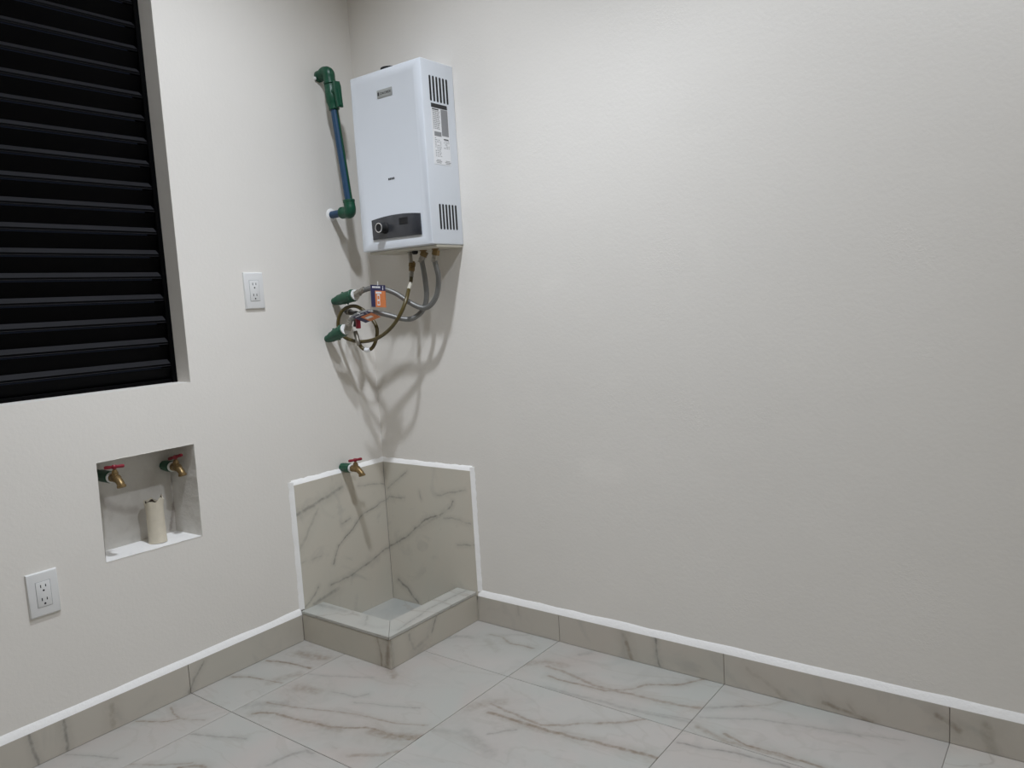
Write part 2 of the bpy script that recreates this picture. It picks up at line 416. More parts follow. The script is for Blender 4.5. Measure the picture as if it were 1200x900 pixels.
# ------------------------------------------------------------------ measured data: vein courses on the tiles, in metres
VEINS = {'floor:1a': [([(0.029, -0.636, 0.0), (0.105, -0.608, 0.0), (0.207, -0.594, 0.0)], 0.007, 0.9, 'b'), ([(0.023, -0.769, 0.0), (0.077, -0.742, 0.0), (0.15, -0.723, 0.0), (0.211, -0.709, 0.0)], 0.006, 0.9, 'b'), ([(0.081, -0.543, 0.0), (0.19, -0.518, 0.0)], 0.035, 0.55, 'b'), ([(0.173, -0.723, 0.0), (0.207, -0.64, 0.0)], 0.03, 0.4, 'b')], 'floor:2b': [([(0.294, -0.876, 0.0), (0.31, -0.858, 0.0), (0.353, -0.84, 0.0), (0.462, -0.825, 0.0), (0.539, -0.805, 0.0), (0.608, -0.782, 0.0), (0.65, -0.749, 0.0), (0.708, -0.739, 0.0), (0.807, -0.729, 0.0)], 0.008, 0.85, 'b'), ([(0.462, -0.825, 0.0), (0.539, -0.805, 0.0), (0.6, -0.794, 0.0)], 0.022, 0.5, 'b'), ([(0.686, -0.753, 0.0), (0.754, -0.742, 0.0), (0.819, -0.707, 0.0)], 0.026, 0.7, 'b'), ([(0.276, -0.812, 0.0), (0.366, -0.791, 0.0), (0.46, -0.754, 0.0), (0.555, -0.72, 0.0), (0.629, -0.7, 0.0), (0.697, -0.694, 0.0), (0.797, -0.649, 0.0)], 0.006, 0.6, 'b'), ([(0.23, -0.626, 0.0), (0.33, -0.587, 0.0), (0.446, -0.53, 0.0)], 0.006, 0.5, 'g'), ([(0.282, -0.698, 0.0), (0.358, -0.684, 0.0)], 0.03, 0.5, 'b'), ([(0.403, -0.663, 0.0), (0.449, -0.651, 0.0), (0.489, -0.648, 0.0), (0.515, -0.612, 0.0)], 0.008, 0.6, 'g'), ([(0.514, -0.67, 0.0), (0.601, -0.638, 0.0), (0.709, -0.592, 0.0)], 0.007, 0.6, 'g'), ([(0.237, -0.852, 0.0), (0.332, -0.79, 0.0)], 0.04, 0.45, 'g'), ([(0.717, -0.869, 0.0), (0.795, -0.822, 0.0), (0.822, -0.78, 0.0)], 0.012, 0.5, 'b'), ([(0.627, -0.863, 0.0), (0.665, -0.866, 0.0)], 0.006, 0.4, 'b'), ([(0.41, -0.434, 0.0), (0.503, -0.49, 0.0)], 0.022, 0.55, 'b')], 'floor:1b': [([(0.032, -0.992, 0.0), (0.076, -1.006, 0.0), (0.122, -1.013, 0.0), (0.1, -1.048, 0.0), (0.02, -1.091, 0.0)], 0.006, 0.7, 'b'), ([(0.126, -1.01, 0.0), (0.196, -0.979, 0.0)], 0.006, 0.5, 'b'), ([(0.021, -1.291, 0.0), (0.1, -1.252, 0.0), (0.172, -1.221, 0.0)], 0.007, 0.6, 'g')], 'floor:2c': [([(0.228, -1.045, 0.0), (0.316, -1.007, 0.0), (0.398, -0.968, 0.0)], 0.008, 0.7, 'g'), ([(0.564, -1.018, 0.0), (0.58, -0.953, 0.0), (0.598, -0.916, 0.0), (0.623, -0.913, -0.0)], 0.012, 0.6, 'g'), ([(0.224, -1.235, 0.0), (0.225, -1.217, 0.0), (0.297, -1.182, 0.0), (0.374, -1.121, 0.0)], 0.006, 0.6, 'b'), ([(0.362, -1.15, 0.0), (0.405, -1.119, 0.0), (0.427, -1.115, -0.0)], 0.01, 0.8, 'b')], 'floor:2a': [([(0.452, -0.207, 0.0), (0.482, -0.158, 0.0), (0.535, -0.136, 0.0)], 0.022, 0.5, 'g'), ([(0.579, -0.087, 0.0), (0.634, -0.08, 0.0), (0.679, -0.107, 0.0), (0.782, -0.097, 0.0)], 0.008, 0.6, 'b'), ([(0.621, -0.063, 0.0), (0.704, -0.019, 0.0)], 0.007, 0.5, 'g'), ([(0.595, -0.126, 0.0), (0.683, -0.176, 0.0)], 0.02, 0.25, 'b')], 'floor:3a': [([(0.813, -0.209, 0.0), (0.871, -0.155, 0.0), (0.936, -0.151, 0.0)], 0.028, 0.45, 'b'), ([(0.931, -0.234, 0.0), (1.028, -0.234, 0.0), (1.135, -0.22, 0.0), (1.197, -0.174, 0.0), (1.229, -0.125, 0.0), (1.311, -0.077, 0.0), (1.358, -0.01, 0.0)], 0.008, 0.75, 'b'), ([(0.891, -0.184, 0.0), (0.958, -0.185, 0.0), (1.099, -0.211, 0.0), (1.198, -0.203, 0.0), (1.299, -0.198, 0.0), (1.421, -0.175, 0.0)], 0.011, 0.65, 'b'), ([(0.886, -0.318, 0.0), (0.974, -0.296, 0.0), (1.101, -0.287, 0.0), (1.239, -0.278, 0.0), (1.426, -0.256, 0.0)], 0.014, 0.5, 'g'), ([(0.942, -0.057, 0.0), (0.965, -0.029, 0.0)], 0.02, 0.5, 'g'), ([(1.237, -0.274, 0.0), (1.421, -0.243, 0.0)], 0.006, 0.5, 'g')], 'floor:3b': [([(0.91, -0.502, 0.0), (1.017, -0.496, 0.0), (1.118, -0.494, 0.0), (1.207, -0.481, 0.0), (1.303, -0.465, 0.0), (1.425, -0.453, 0.0)], 0.011, 0.85, 'b'), ([(0.882, -0.463, 0.0), (1.001, -0.474, 0.0), (1.079, -0.48, 0.0), (1.145, -0.44, 0.0), (1.169, -0.412, 0.0), (1.246, -0.366, 0.0), (1.307, -0.304, 0.0)], 0.008, 0.65, 'b'), ([(0.843, -0.515, 0.0), (0.869, -0.459, 0.0), (0.906, -0.432, 0.0)], 0.03, 0.4, 'b'), ([(0.976, -0.592, 0.0), (1.005, -0.56, 0.0), (1.03, -0.534, -0.0)], 0.008, 0.6, 'g'), ([(0.915, -0.619, 0.0), (0.978, -0.64, 0.0), (1.038, -0.659, 0.0)], 0.04, 0.4, 'g'), ([(0.83, -0.66, 0.0), (0.901, -0.632, 0.0)], 0.02, 0.35, 'g'), ([(0.968, -0.505, 0.0), (1.081, -0.504, 0.0), (1.156, -0.488, 0.0)], 0.024, 0.4, 'b')], 'floor:4a': [([(1.429, -0.165, 0.0), (1.471, -0.135, 0.0), (1.514, -0.103, 0.0)], 0.01, 0.6, 'g'), ([(1.514, -0.103, 0.0), (1.572, -0.058, 0.0), (1.598, -0.021, 0.0)], 0.007, 0.35, 'b'), ([(1.437, -0.218, 0.0), (1.558, -0.151, 0.0), (1.652, -0.124, 0.0), (1.743, -0.104, 0.0), (1.826, -0.087, 0.0)], 0.009, 0.5, 'g'), ([(1.808, -0.089, 0.0), (1.923, -0.051, -0.0)], 0.007, 0.4, 'g'), ([(1.45, -0.266, 0.0), (1.502, -0.283, 0.0), (1.555, -0.293, 0.0), (1.635, -0.285, 0.0), (1.718, -0.282, 0.0)], 0.015, 0.55, 'b'), ([(1.523, -0.261, 0.0), (1.593, -0.284, 0.0), (1.633, -0.278, 0.0), (1.717, -0.278, 0.0), (1.79, -0.28, 0.0)], 0.008, 0.9, 'b')], 'floor:4b': [([(1.437, -0.362, 0.0), (1.504, -0.351, -0.0), (1.582, -0.333, 0.0), (1.663, -0.32, 0.0), (1.713, -0.319, 0.0)], 0.009, 0.8, 'g')], 'L:panel': [([(0.01, -0.452, 0.466), (0.01, -0.366, 0.483), (0.01, -0.301, 0.499), (0.01, -0.225, 0.521)], 0.012, 0.75, 'g'), ([(0.01, -0.45, 0.334), (0.01, -0.412, 0.379), (0.01, -0.349, 0.462)], 0.012, 0.4, 'g'), ([(0.01, -0.245, 0.379), (0.01, -0.202, 0.388)], 0.006, 0.7, 'g'), ([(0.01, -0.302, 0.238), (0.01, -0.268, 0.302), (0.01, -0.207, 0.338), (0.01, -0.143, 0.386), (0.01, -0.06, 0.406), (0.01, 0.014, 0.423)], 0.006, 0.85, 'g'), ([(0.01, -0.152, 0.504), (0.01, -0.032, 0.488), (0.01, 0.018, 0.469)], 0.006, 0.55, 'g'), ([(0.01, -0.32, 0.162), (0.01, -0.236, 0.164), (0.01, -0.135, 0.186), (0.01, -0.066, 0.207), (0.01, 0.002, 0.222)], 0.008, 0.8, 'g'), ([(0.01, -0.449, 0.114), (0.01, -0.41, 0.146), (0.01, -0.376, 0.173)], 0.007, 0.75, 'g'), ([(0.01, -0.406, 0.118), (0.01, -0.286, 0.136)], 0.014, 0.6, 'g'), ([(0.01, -0.453, 0.286), (0.01, -0.352, 0.287)], 0.006, 0.4, 'g')], 'R:panel': [([(-0.052, -0.01, 0.177), (0.018, -0.01, 0.227), (0.121, -0.01, 0.281), (0.167, -0.01, 0.318), (0.222, -0.01, 0.363), (0.305, -0.01, 0.39), (0.366, -0.01, 0.431), (0.374, -0.01, 0.448)], 0.007, 0.9, 'g'), ([(0.024, -0.01, 0.466), (0.092, -0.01, 0.511), (0.148, -0.01, 0.547)], 0.006, 0.7, 'g'), ([(-0.028, -0.01, 0.4), (0.03, -0.01, 0.431), (0.117, -0.01, 0.434)], 0.006, 0.6, 'g'), ([(0.048, -0.01, 0.088), (0.098, -0.01, 0.058), (0.148, -0.01, 0.012)], 0.01, 0.85, 'g'), ([(0.294, -0.01, 0.463), (0.439, -0.01, 0.501)], 0.006, 0.55, 'g'), ([(0.324, -0.01, 0.379), (0.391, -0.01, 0.381), (0.458, -0.01, 0.373)], 0.007, 0.6, 'g'), ([(0.382, -0.01, 0.28), (0.467, -0.01, 0.293)], 0.007, 0.6, 'g'), ([(0.2, -0.01, 0.467), (0.211, -0.01, 0.44)], 0.006, 0.6, 'g'), ([(0.167, -0.01, 0.318), (0.305, -0.01, 0.387)], 0.013, 0.4, 'g')], 'CL': [([(0.404, -0.461, 0.096), (0.414, -0.461, 0.045), (0.414, -0.461, 0.003)], 0.007, 0.7, 'b'), ([(0.458, -0.461, 0.114), (0.438, -0.461, -0.003)], 0.016, 0.7, 'b')], 'CR': [([(0.46, -0.233, 0.1), (0.46, -0.26, 0.052)], 0.006, 0.8, 'g'), ([(0.46, -0.367, 0.084), (0.46, -0.356, 0.031)], 0.01, 0.5, 'g'), ([(0.46, -0.282, 0.044), (0.46, -0.348, 0.027)], 0.014, 0.4, 'g'), ([(0.46, -0.449, 0.098), (0.46, -0.447, 0.009)], 0.01, 0.4, 'g')], 'R:base': [([(1.081, -0.01, 0.081), (1.095, -0.01, 0.043), (1.109, -0.01, 0.006)], 0.012, 0.6, 'b'), ([(1.197, -0.01, 0.095), (1.2, -0.01, 0.053), (1.207, -0.01, 0.007)], 0.008, 0.9, 'g'), ([(1.494, -0.01, 0.067), (1.544, -0.01, 0.043), (1.605, -0.01, 0.007)], 0.01, 0.3, 'b'), ([(1.709, -0.01, 0.023), (1.785, -0.01, 0.013), (1.832, -0.01, 0.002)], 0.009, 0.6, 'b'), ([(1.776, -0.01, 0.037), (1.8, -0.01, 0.012)], 0.007, 0.4, 'b'), ([(1.991, -0.01, 0.067), (2.022, -0.01, 0.053), (2.041, -0.01, 0.041)], 0.012, 0.6, 'b'), ([(2.096, -0.01, 0.071), (2.115, -0.01, -0.002)], 0.02, 0.4, 'b'), ([(0.655, -0.01, 0.102), (0.656, -0.01, 0.064)], 0.008, 0.4, 'g')], 'L:base': [([(0.01, -1.283, 0.092), (0.01, -1.28, 0.047), (0.01, -1.279, 0.0)], 0.009, 0.9, 'g'), ([(0.01, -1.373, 0.094), (0.01, -1.368, 0.047), (0.01, -1.355, -0.004)], 0.008, 0.75, 'g'), ([(0.01, -1.151, 0.074), (0.01, -1.151, 0.013)], 0.012, 0.45, 'b'), ([(0.01, -0.913, 0.005), (0.01, -0.888, 0.043), (0.01, -0.854, 0.086)], 0.008, 0.75, 'g')], 'T': [([(0.444, -0.404, 0.112), (0.415, -0.231, 0.112), (0.415, -0.02, 0.112)], 0.008, 0.7, 'g'), ([(0.01, -0.391, 0.112), (0.095, -0.389, 0.112), (0.157, -0.382, 0.112)], 0.02, 0.45, 'g'), ([(0.262, -0.376, 0.112), (0.313, -0.43, 0.112)], 0.008, 0.5, 'g')]}
NICHE_STAINS = [([(-0.125, -1.054, 0.663), (-0.125, -1.022, 0.622), (-0.125, -0.986, 0.603), (-0.125, -0.953, 0.599)], 0.024, 0.55, 'g'), ([(-0.125, -0.82, 0.694), (-0.125, -0.818, 0.622), (-0.125, -0.829, 0.573)], 0.01, 0.75, 'g'), ([(-0.125, -0.829, 0.578), (-0.125, -0.833, 0.553), (-0.125, -0.846, 0.506)], 0.01, 0.8, 'g'), ([(-0.125, -0.894, 0.68), (-0.125, -0.876, 0.656)], 0.05, 0.2, 'g')]
# courses of the hoses and places of the fittings
F = {'up0': (0.0, -0.1863, 1.2255), 'up1': (0.1236, -0.1863, 1.243), 'lo0': (0.0, -0.2338, 1.087), 'lo1': (0.1069, -0.2338, 1.1194), 'h2': [(0.437, -0.08, 1.368), (0.4325, -0.0816, 1.3445), (0.4369, -0.08, 1.3186), (0.4415, -0.0784, 1.2834), (0.4341, -0.081, 1.2325), (0.4148, -0.088, 1.1971), (0.391, -0.0965, 1.1811), (0.3644, -0.106, 1.1841), (0.3269, -0.1195, 1.2052), (0.2848, -0.1345, 1.2364), (0.2464, -0.1483, 1.2541), (0.2019, -0.1642, 1.2637), (0.166, -0.1771, 1.2584), (0.1476, -0.1837, 1.2518), (0.1404, -0.1863, 1.2483)], 'h1': [(0.379, -0.08, 1.368), (0.3726, -0.0839, 1.3492), (0.3763, -0.0816, 1.309), (0.3772, -0.0773, 1.2593), (0.3747, -0.0751, 1.2214), (0.3659, -0.0785, 1.1862), (0.3489, -0.0887, 1.161), (0.3211, -0.1064, 1.1438), (0.29, -0.1289, 1.147), (0.2603, -0.1517, 1.1603), (0.2148, -0.1791, 1.1744), (0.1811, -0.1995, 1.1766), (0.1529, -0.2165, 1.1674), (0.1334, -0.2283, 1.1504), (0.1243, -0.2338, 1.1283)], 'gas': [(0.3138, -0.08, 1.3133), (0.3197, -0.095, 1.2726), (0.3298, -0.118, 1.2487), (0.3444, -0.15, 1.2111), (0.3352, -0.172, 1.1656), (0.2911, -0.176, 1.1201), (0.2259, -0.176, 1.0858), (0.1618, -0.18, 1.0713), (0.1037, -0.186, 1.0727), (0.0547, -0.19, 1.0868), (0.0287, -0.195, 1.1137), (0.027, -0.195, 1.1486), (0.0401, -0.19, 1.1802), (0.0643, -0.18, 1.1986), (0.1011, -0.17, 1.2015), (0.1348, -0.16, 1.1825), (0.1601, -0.15, 1.1541), (0.1842, -0.15, 1.1166), (0.1841, -0.155, 1.0803), (0.1729, -0.165, 1.0494), (0.1561, -0.175, 1.0381), (0.1325, -0.185, 1.0491), (0.1222, -0.192, 1.0793), (0.1121, -0.19, 1.1054)], 'clear': (1, 2), 'band': 20, 'gv0': (0.002, -0.1316, 1.1859), 'gv1': (0.1085, -0.172, 1.1724), 'gv2': (0.1079, -0.186, 1.1258), 'red': (0.1422, -0.2, 1.1413), 'tag1': ((0.274, -0.215, 1.2314), (1, 0.05, -0.08), (0.04, 0.0, 1)), 'tag2': ((0.2379, -0.245, 1.1605), (1, 0.1, 0.26), (0.02, -0.9, 0.34)), 'tapL': (-0.122, -1.0592, 0.7355), 'tapR': (-0.122, -0.8449, 0.7198)}
PATCHES = [([(0.85, 0, 1.225), (0.90, 0, 1.24)], 0.055, 0.32, 'g'), ([(0.985, 0, 0.628), (1.07, 0, 0.617)], 0.075, 0.38, 'g')]
FLAKED = [([(1.40, 0, 1.33), (1.42, 0, 1.25)], 0.05, 0.2, 'g')]

M = {}
M['wall_l'] = plaster('left_wall_plaster')
M['wall_r'] = plaster('right_wall_plaster', patches=PATCHES + FLAKED)
M['wall_o'] = plaster('far_wall_plaster', base=(0.51, 0.47, 0.405), flakes=False)
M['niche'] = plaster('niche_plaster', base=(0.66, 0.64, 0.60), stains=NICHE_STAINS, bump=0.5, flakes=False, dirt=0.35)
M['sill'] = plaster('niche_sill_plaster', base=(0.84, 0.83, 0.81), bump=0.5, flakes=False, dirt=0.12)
M['bead'] = plaster('white_mortar_bead', base=(0.93, 0.92, 0.90), bump=0.5, flakes=False)
M['mortar'] = plain('grey_mortar', (0.20, 0.19, 0.175), 0.9)
M['joint'] = plain('tile_grout', (0.30, 0.285, 0.26), 0.9)
M['black'] = plain('black_lacquered_metal', (0.0008, 0.0008, 0.0011), 0.45, 0.0, 0.06, vary=0.3, vscale=9)
M['lit_ledge'] = plain('lit_black_metal', (0.0125, 0.0125, 0.0145), 0.6, 0.0, 0.2, vary=0.35, vscale=14)  # lighter copy of the black: lit tone of the slat ledges put into colour
M['white_metal'] = plain('white_enamel', (0.685, 0.72, 0.765), 0.28, 0.0, 0.5, vary=0.01, coat=0.2)
M['white_plastic'] = plain('white_plastic', (0.73, 0.73, 0.72), 0.32, vary=0.01)
M['slot'] = plain('dark_slot', (0.006, 0.006, 0.007), 0.7)
M['green'] = plain('green_pipe_plastic', (0.004, 0.068, 0.034), 0.42, vary=0.2, vscale=60)
M['blue'] = plain('blue_pipe_plastic', (0.010, 0.050, 0.115), 0.42, vary=0.15, vscale=40)
M['brass'] = plain('raw_brass', (0.24, 0.165, 0.075), 0.42, 0.75, vary=0.25, vscale=90)
M['steel'] = plain('steel', (0.34, 0.32, 0.28), 0.36, 0.9, vary=0.1)
M['dark_metal'] = plain('dark_metal', (0.05, 0.045, 0.04), 0.3, 0.8)
M['red'] = plain('red_handle_plastic', (0.24, 0.008, 0.022), 0.4, vary=0.1)
M['tape'] = plain('white_thread_tape', (0.82, 0.83, 0.82), 0.6, vary=0.04)
M['braid'] = braid_mat('braided_steel', (0.24, 0.24, 0.23), 0.45, 0.7)
M['gas'] = plain('olive_rubber', (0.085, 0.062, 0.016), 0.35, vary=0.25, vscale=50)
M['clear'] = plain('pale_sleeve', (0.52, 0.49, 0.42), 0.35)
M['cream'] = plain('cream_drain_plastic', (0.62, 0.565, 0.455), 0.55, vary=0.12, vscale=35, bump=0.2, bscale=80)
M['char'] = plain('burnt_edge', (0.07, 0.05, 0.035), 0.8)
M['panel'] = plain('dark_grey_panel', (0.045, 0.047, 0.054), 0.22, vary=0.45, vscale=26)
M['badge'] = plain('silver_badge', (0.36, 0.37, 0.36), 0.35, 0.3)
M['ink'] = plain('black_ink', (0.03, 0.03, 0.032), 0.6)
M['greyink'] = plain('grey_ink', (0.27, 0.275, 0.285), 0.6)
M['paleink'] = plain('pale_grey_ink', (0.50, 0.51, 0.53), 0.6)
M['paper'] = plain('white_sticker', (0.82, 0.83, 0.85), 0.45, vary=0.01)
M['pan'] = plain('bottom_pan', (0.55, 0.52, 0.44), 0.45)
M['tag_blue'] = plain('navy_card', (0.018, 0.018, 0.085), 0.4)
M['tag_orange'] = plain('orange_card', (0.70, 0.22, 0.07), 0.4)
M['ring'] = plain('chrome_ring', (0.75, 0.75, 0.75), 0.2, 0.9)
lm, LN, LL, LB = new_mat('lamp_diffuser')
LB.inputs['Emission Color'].default_value = (1, 0.96, 0.91, 1); LB.inputs['Emission Strength'].default_value = 0.8
M['lamp'] = lm

# ================================================================== STRUCTURE
X1, Y1 = 3.30, -2.90             # room: x 0..X1, y Y1..0

# ---- left wall: plaster face with the window opening and the niche
def wall_left():
    mb = MB()
    WIN = (-2.05, -0.795, 0.990, 2.32)
    NI = (-1.1125, -0.807, 0.4935, 0.7914)
    ys = sorted({Y1 - 0.15, WIN[0], WIN[1], NI[0], NI[1], 0.15})
    zs = sorted({-0.05, NI[2], NI[3], WIN[2], WIN[3], CEIL + 0.05})
    ninev = {(-1.1125, 0.7914): (-1.1101, 0.7911), (-0.807, 0.7914): (-0.8055, 0.7917), (-0.807, 0.4935): (-0.809, 0.4902), (-1.1125, 0.4935): (-1.1155, 0.4968)}
    fx = lambda y, z: ninev.get((y, z), (y, z))
    inside = lambda y, z, h: h[0] < y < h[1] and h[2] < z < h[3]
    vd = {}
    def V(x, y, z):
        k = (x, y, z)
        if k not in vd:
            yy, zz = fx(y, z)
            vd[k] = mb.bm.verts.new((x, yy, zz))
        return vd[k]
    for y0, y1 in zip(ys, ys[1:]):
        for z0, z1 in zip(zs, zs[1:]):
            c = ((y0 + y1) / 2, (z0 + z1) / 2)
            if not (inside(*c, WIN) or inside(*c, NI)):
                mb.bm.faces.new([V(0, y0, z0), V(0, y1, z0), V(0, y1, z1), V(0, y0, z1)])
            if not inside(*c, WIN):
                mb.bm.faces.new([V(-0.16, y0, z0), V(-0.16, y0, z1), V(-0.16, y1, z1), V(-0.16, y1, z0)])
    def reveal(h, depth):
        for a in range(4):
            if a < 2:       # horizontal: bottom/top
                zz = h[2 + a]
                br = [y for y in ys if h[0] <= y <= h[1]]
                for p, q in zip(br, br[1:]):
                    mb.bm.faces.new([V(0, p, zz), V(depth, p, zz), V(depth, q, zz), V(0, q, zz)])
            else:
                yy = h[a - 2]
                br = [z for z in zs if h[2] <= z <= h[3]]
                for p, q in zip(br, br[1:]):
                    mb.bm.faces.new([V(0, yy, p), V(0, yy, q), V(depth, yy, q), V(depth, yy, p)])
    reveal(WIN, -0.16)
    # outer rim of the wall
    for p, q in zip(ys, ys[1:]):
        mb.bm.faces.new([V(0, p, zs[-1]), V(0, q, zs[-1]), V(-0.16, q, zs[-1]), V(-0.16, p, zs[-1])])
        mb.bm.faces.new([V(0, p, zs[0]), V(-0.16, p, zs[0]), V(-0.16, q, zs[0]), V(0, q, zs[0])])
    for p, q in zip(zs, zs[1:]):
        for yy in (ys[0], ys[-1]):
            mb.bm.faces.new([V(0, yy, p), V(-0.16, yy, p), V(-0.16, yy, q), V(0, yy, q)])
    # soft plaster arrises round the window
    es = []
    for e in mb.bm.edges:
        a, b = e.verts
        if abs(a.co.x) < 1e-6 and abs(b.co.x) < 1e-6 and len(e.link_faces) == 2 and e.calc_face_angle(0) > 0.5 and WIN[0] - 1e-4 <= min(a.co.y, b.co.y) and max(a.co.y, b.co.y) <= WIN[1] + 1e-4 and min(a.co.z, b.co.z) > 0.9:
            es.append(e)
    bmesh.ops.recalc_face_normals(mb.bm, faces=mb.bm.faces[:])
    bmesh.ops.bevel(mb.bm, geom=es, offset=0.004, segments=3, affect='EDGES', profile=0.5)
    w = mb.build('wall_left', M['wall_l'], kind='structure', smooth=True, angle=25)
    # plastered box of the recessed niche, slightly uneven edges
    D = -0.125
    c = [(-1.1155, 0.4968), (-0.809, 0.4902), (-0.8055, 0.7917), (-1.1101, 0.7911)]
    bk = [(-1.1135, 0.4955), (-0.8265, 0.4955), (-0.824, 0.788), (-1.109, 0.788)]
    rnd = random.Random(3)
    def edge(i, n=14):
        a, b = c[i], c[(i + 1) % 4]; p, q = bk[i], bk[(i + 1) % 4]
        f, k = [], []
        for t in range(n + 1):
            s = t / n
            j = (rnd.random() - 0.5) * 0.0016 if 0 < t < n else 0
            f.append(Vector((0.0012, a[0] + (b[0] - a[0]) * s + j, a[1] + (b[1] - a[1]) * s + j)))
            k.append(Vector((D, p[0] + (q[0] - p[0]) * s, p[1] + (q[1] - p[1]) * s)))
        return f, k
    side = MB(); sill = MB()
    for i in range(4):
        f, k = edge(i)
        tgt = sill if i == 0 else side
        for t in range(len(f) - 1):
            tgt.quad(f[t], f[t + 1], k[t + 1], k[t])
    side.quad(*[(D, y, z) for y, z in bk])
    for mbx in (side, sill):
        bmesh.ops.remove_doubles(mbx.bm, verts=mbx.bm.verts[:], dist=1e-5)
        bmesh.ops.recalc_face_normals(mbx.bm, faces=mbx.bm.faces[:])
        ref = Vector((0.1, -0.96, 0.64))
        for fc in mbx.bm.faces:
            if (ref - fc.calc_center_median()).dot(fc.normal) < 0: fc.normal_flip()
    side.build('niche_lining', M['niche'], w, smooth=False)
    sill.build('niche_sill', M['sill'], w, smooth=False)
    return w
wall_left()

mb = MB(); mb.box((-0.16, 0.0, -0.05), (X1 + 0.15, 0.15, CEIL + 0.05)); mb.build('wall_right', M['wall_r'], kind='structure', smooth=False)
mb = MB(); mb.box((X1, Y1, -0.05), (X1 + 0.15, 0.0, CEIL + 0.05)); mb.build('wall_side', M['wall_o'], kind='structure', smooth=False)
mb = MB(); mb.box((0.0, Y1 - 0.15, -0.05), (X1 + 0.15, Y1, CEIL + 0.05)); mb.build('wall_rear', M['wall_o'], kind='structure', smooth=False)
mb = MB(); mb.box((0.0, Y1, CEIL), (X1, 0.0, CEIL + 0.12)); mb.build('ceiling', M['wall_o'], kind='structure', smooth=False)

# ---- floor: mortar bed + one object per tile
mb = MB(); mb.box((0.0, Y1, -0.05), (X1, 0.0, -0.0022)); floor = mb.build('floor', M['joint'], kind='structure', smooth=False)
XS = [0.0, 0.2285, 0.8230, 1.4220, 2.0200, 2.6180, 3.2160, X1]
YS = [0.0, -0.3015, -0.9050, -1.5070, -2.1090, -2.7110, Y1]
KEY = {(0, 1): 'floor:1a', (1, 1): 'floor:2b', (0, 2): 'floor:1b', (1, 2): 'floor:2c', (1, 0): 'floor:2a', (2, 0): 'floor:3a', (2, 1): 'floor:3b', (3, 0): 'floor:4a', (3, 1): 'floor:4b'}
generic_floor = marble('floor_marble_plain', None, base=(0.500, 0.464, 0.419), cool=(0.459, 0.464, 0.432), generic=0.5, seed=4.0)
G = 0.0009
def tile(lo, hi, mat, parent, bev=0.0007):
    m_ = MB(); m_.box(lo, hi, bev, 1)
    c = [(a + b) / 2 for a, b in zip(lo, hi)]
    return m_.build('tile', mat, parent, loc=c, smooth=False)
for i in range(len(XS) - 1):
    for j in range(len(YS) - 1):
        k = KEY.get((i, j))
        mt = marble('floor_marble_' + k.replace(':', '_'), VEINS[k], base=(0.451, 0.419, 0.390) if (i + j) % 2 else (0.443, 0.406, 0.375), cool=(0.414, 0.419, 0.390), seed=i + 7 * j, generic=0.22) if k else generic_floor
        tile((XS[i] + G, YS[j + 1] + G, -0.008), (XS[i + 1] - G, YS[j] - G, 0.0), mt, floor)

# ---- baseboards: a run of tiles with a white mortar bead on top
T = 0.010
HB = 0.0975
def bead_along(points, out, up, w_out, w_up, name, parent):
    """triangular bead: from the tile arris (offset out) back to the wall (offset up), ragged wall edge"""
    mb_ = MB()
    rn = random.Random(len(points) + int(abs(points[0][0] * 100)))
    out, up = Vector(out), Vector(up)
    n = 40
    P = []
    for a, b in zip(points, points[1:]):
        a, b = Vector(a), Vector(b)
        P += [a + (b - a) * (t / n) for t in range(n)]
    P.append(Vector(points[-1]))
    rows = []
    for p in P:
        j = (rn.random() - 0.5) * 0.0036
        rows.append([mb_.bm.verts.new(p), mb_.bm.verts.new(p + out * w_out), mb_.bm.verts.new(p + out * (w_out * 0.55) + up * (w_up * 0.62 + j)), mb_.bm.verts.new(p + up * (w_up + j) + out * 0.0002)])
    for a, b in zip(rows, rows[1:]):
        for q in range(4):
            mb_.bm.faces.new([a[q], a[(q + 1) % 4], b[(q + 1) % 4], b[q]])
    mb_.bm.faces.new(rows[0]); mb_.bm.faces.new(rows[-1])
    bmesh.ops.recalc_face_normals(mb_.bm, faces=mb_.bm.faces[:])
    return mb_.build(name, M['bead'], parent, smooth=True, angle=60)

A, B_, H = 0.4602, 0.4612, 0.1123        # mop sink: outer corner and rim height
mb = MB(); mb.box((A, -0.004, 0.0), (X1, 0.0, HB - 0.002)); bbr = mb.build('baseboard_right', M['joint'], kind='structure', smooth=False)
base_r = marble('baseboard_marble_right', VEINS['R:base'], base=(0.53, 0.485, 0.425), cool=(0.51, 0.48, 0.42), seed=2.0)
base_l = marble('baseboard_marble_left', VEINS['L:base'], base=(0.52, 0.482, 0.42), cool=(0.50, 0.475, 0.415), seed=5.0)
xs = [A, 0.829, 1.4235, 2.0200, 2.6180, 3.2160, X1]
for a, b in zip(xs, xs[1:]):
    tile((a + 0.0008, -T, 0.0008), (b - 0.0008, -0.0015, HB), base_r, bbr)
bead_along([(A, 0, HB), (X1, 0, HB)], (0, -1, 0), (0, 0, 1), T, 0.0225, 'mortar_bead', bbr)
mb = MB(); mb.box((0.0, Y1, 0.0), (0.004, -B_, HB - 0.002)); bbl = mb.build('baseboard_left', M['joint'], kind='structure', smooth=False)
ysb = [-B_, -0.9080, -1.5070, -2.1090, -2.7110, Y1]
for a, b in zip(ysb, ysb[1:]):
    tile((0.0015, b + 0.0008, 0.0008), (T, a - 0.0008, HB), base_l, bbl)
bead_along([(0, -B_, HB), (0, Y1, HB)], (1, 0, 0), (0, 0, 1), T, 0.0205, 'mortar_bead', bbl)

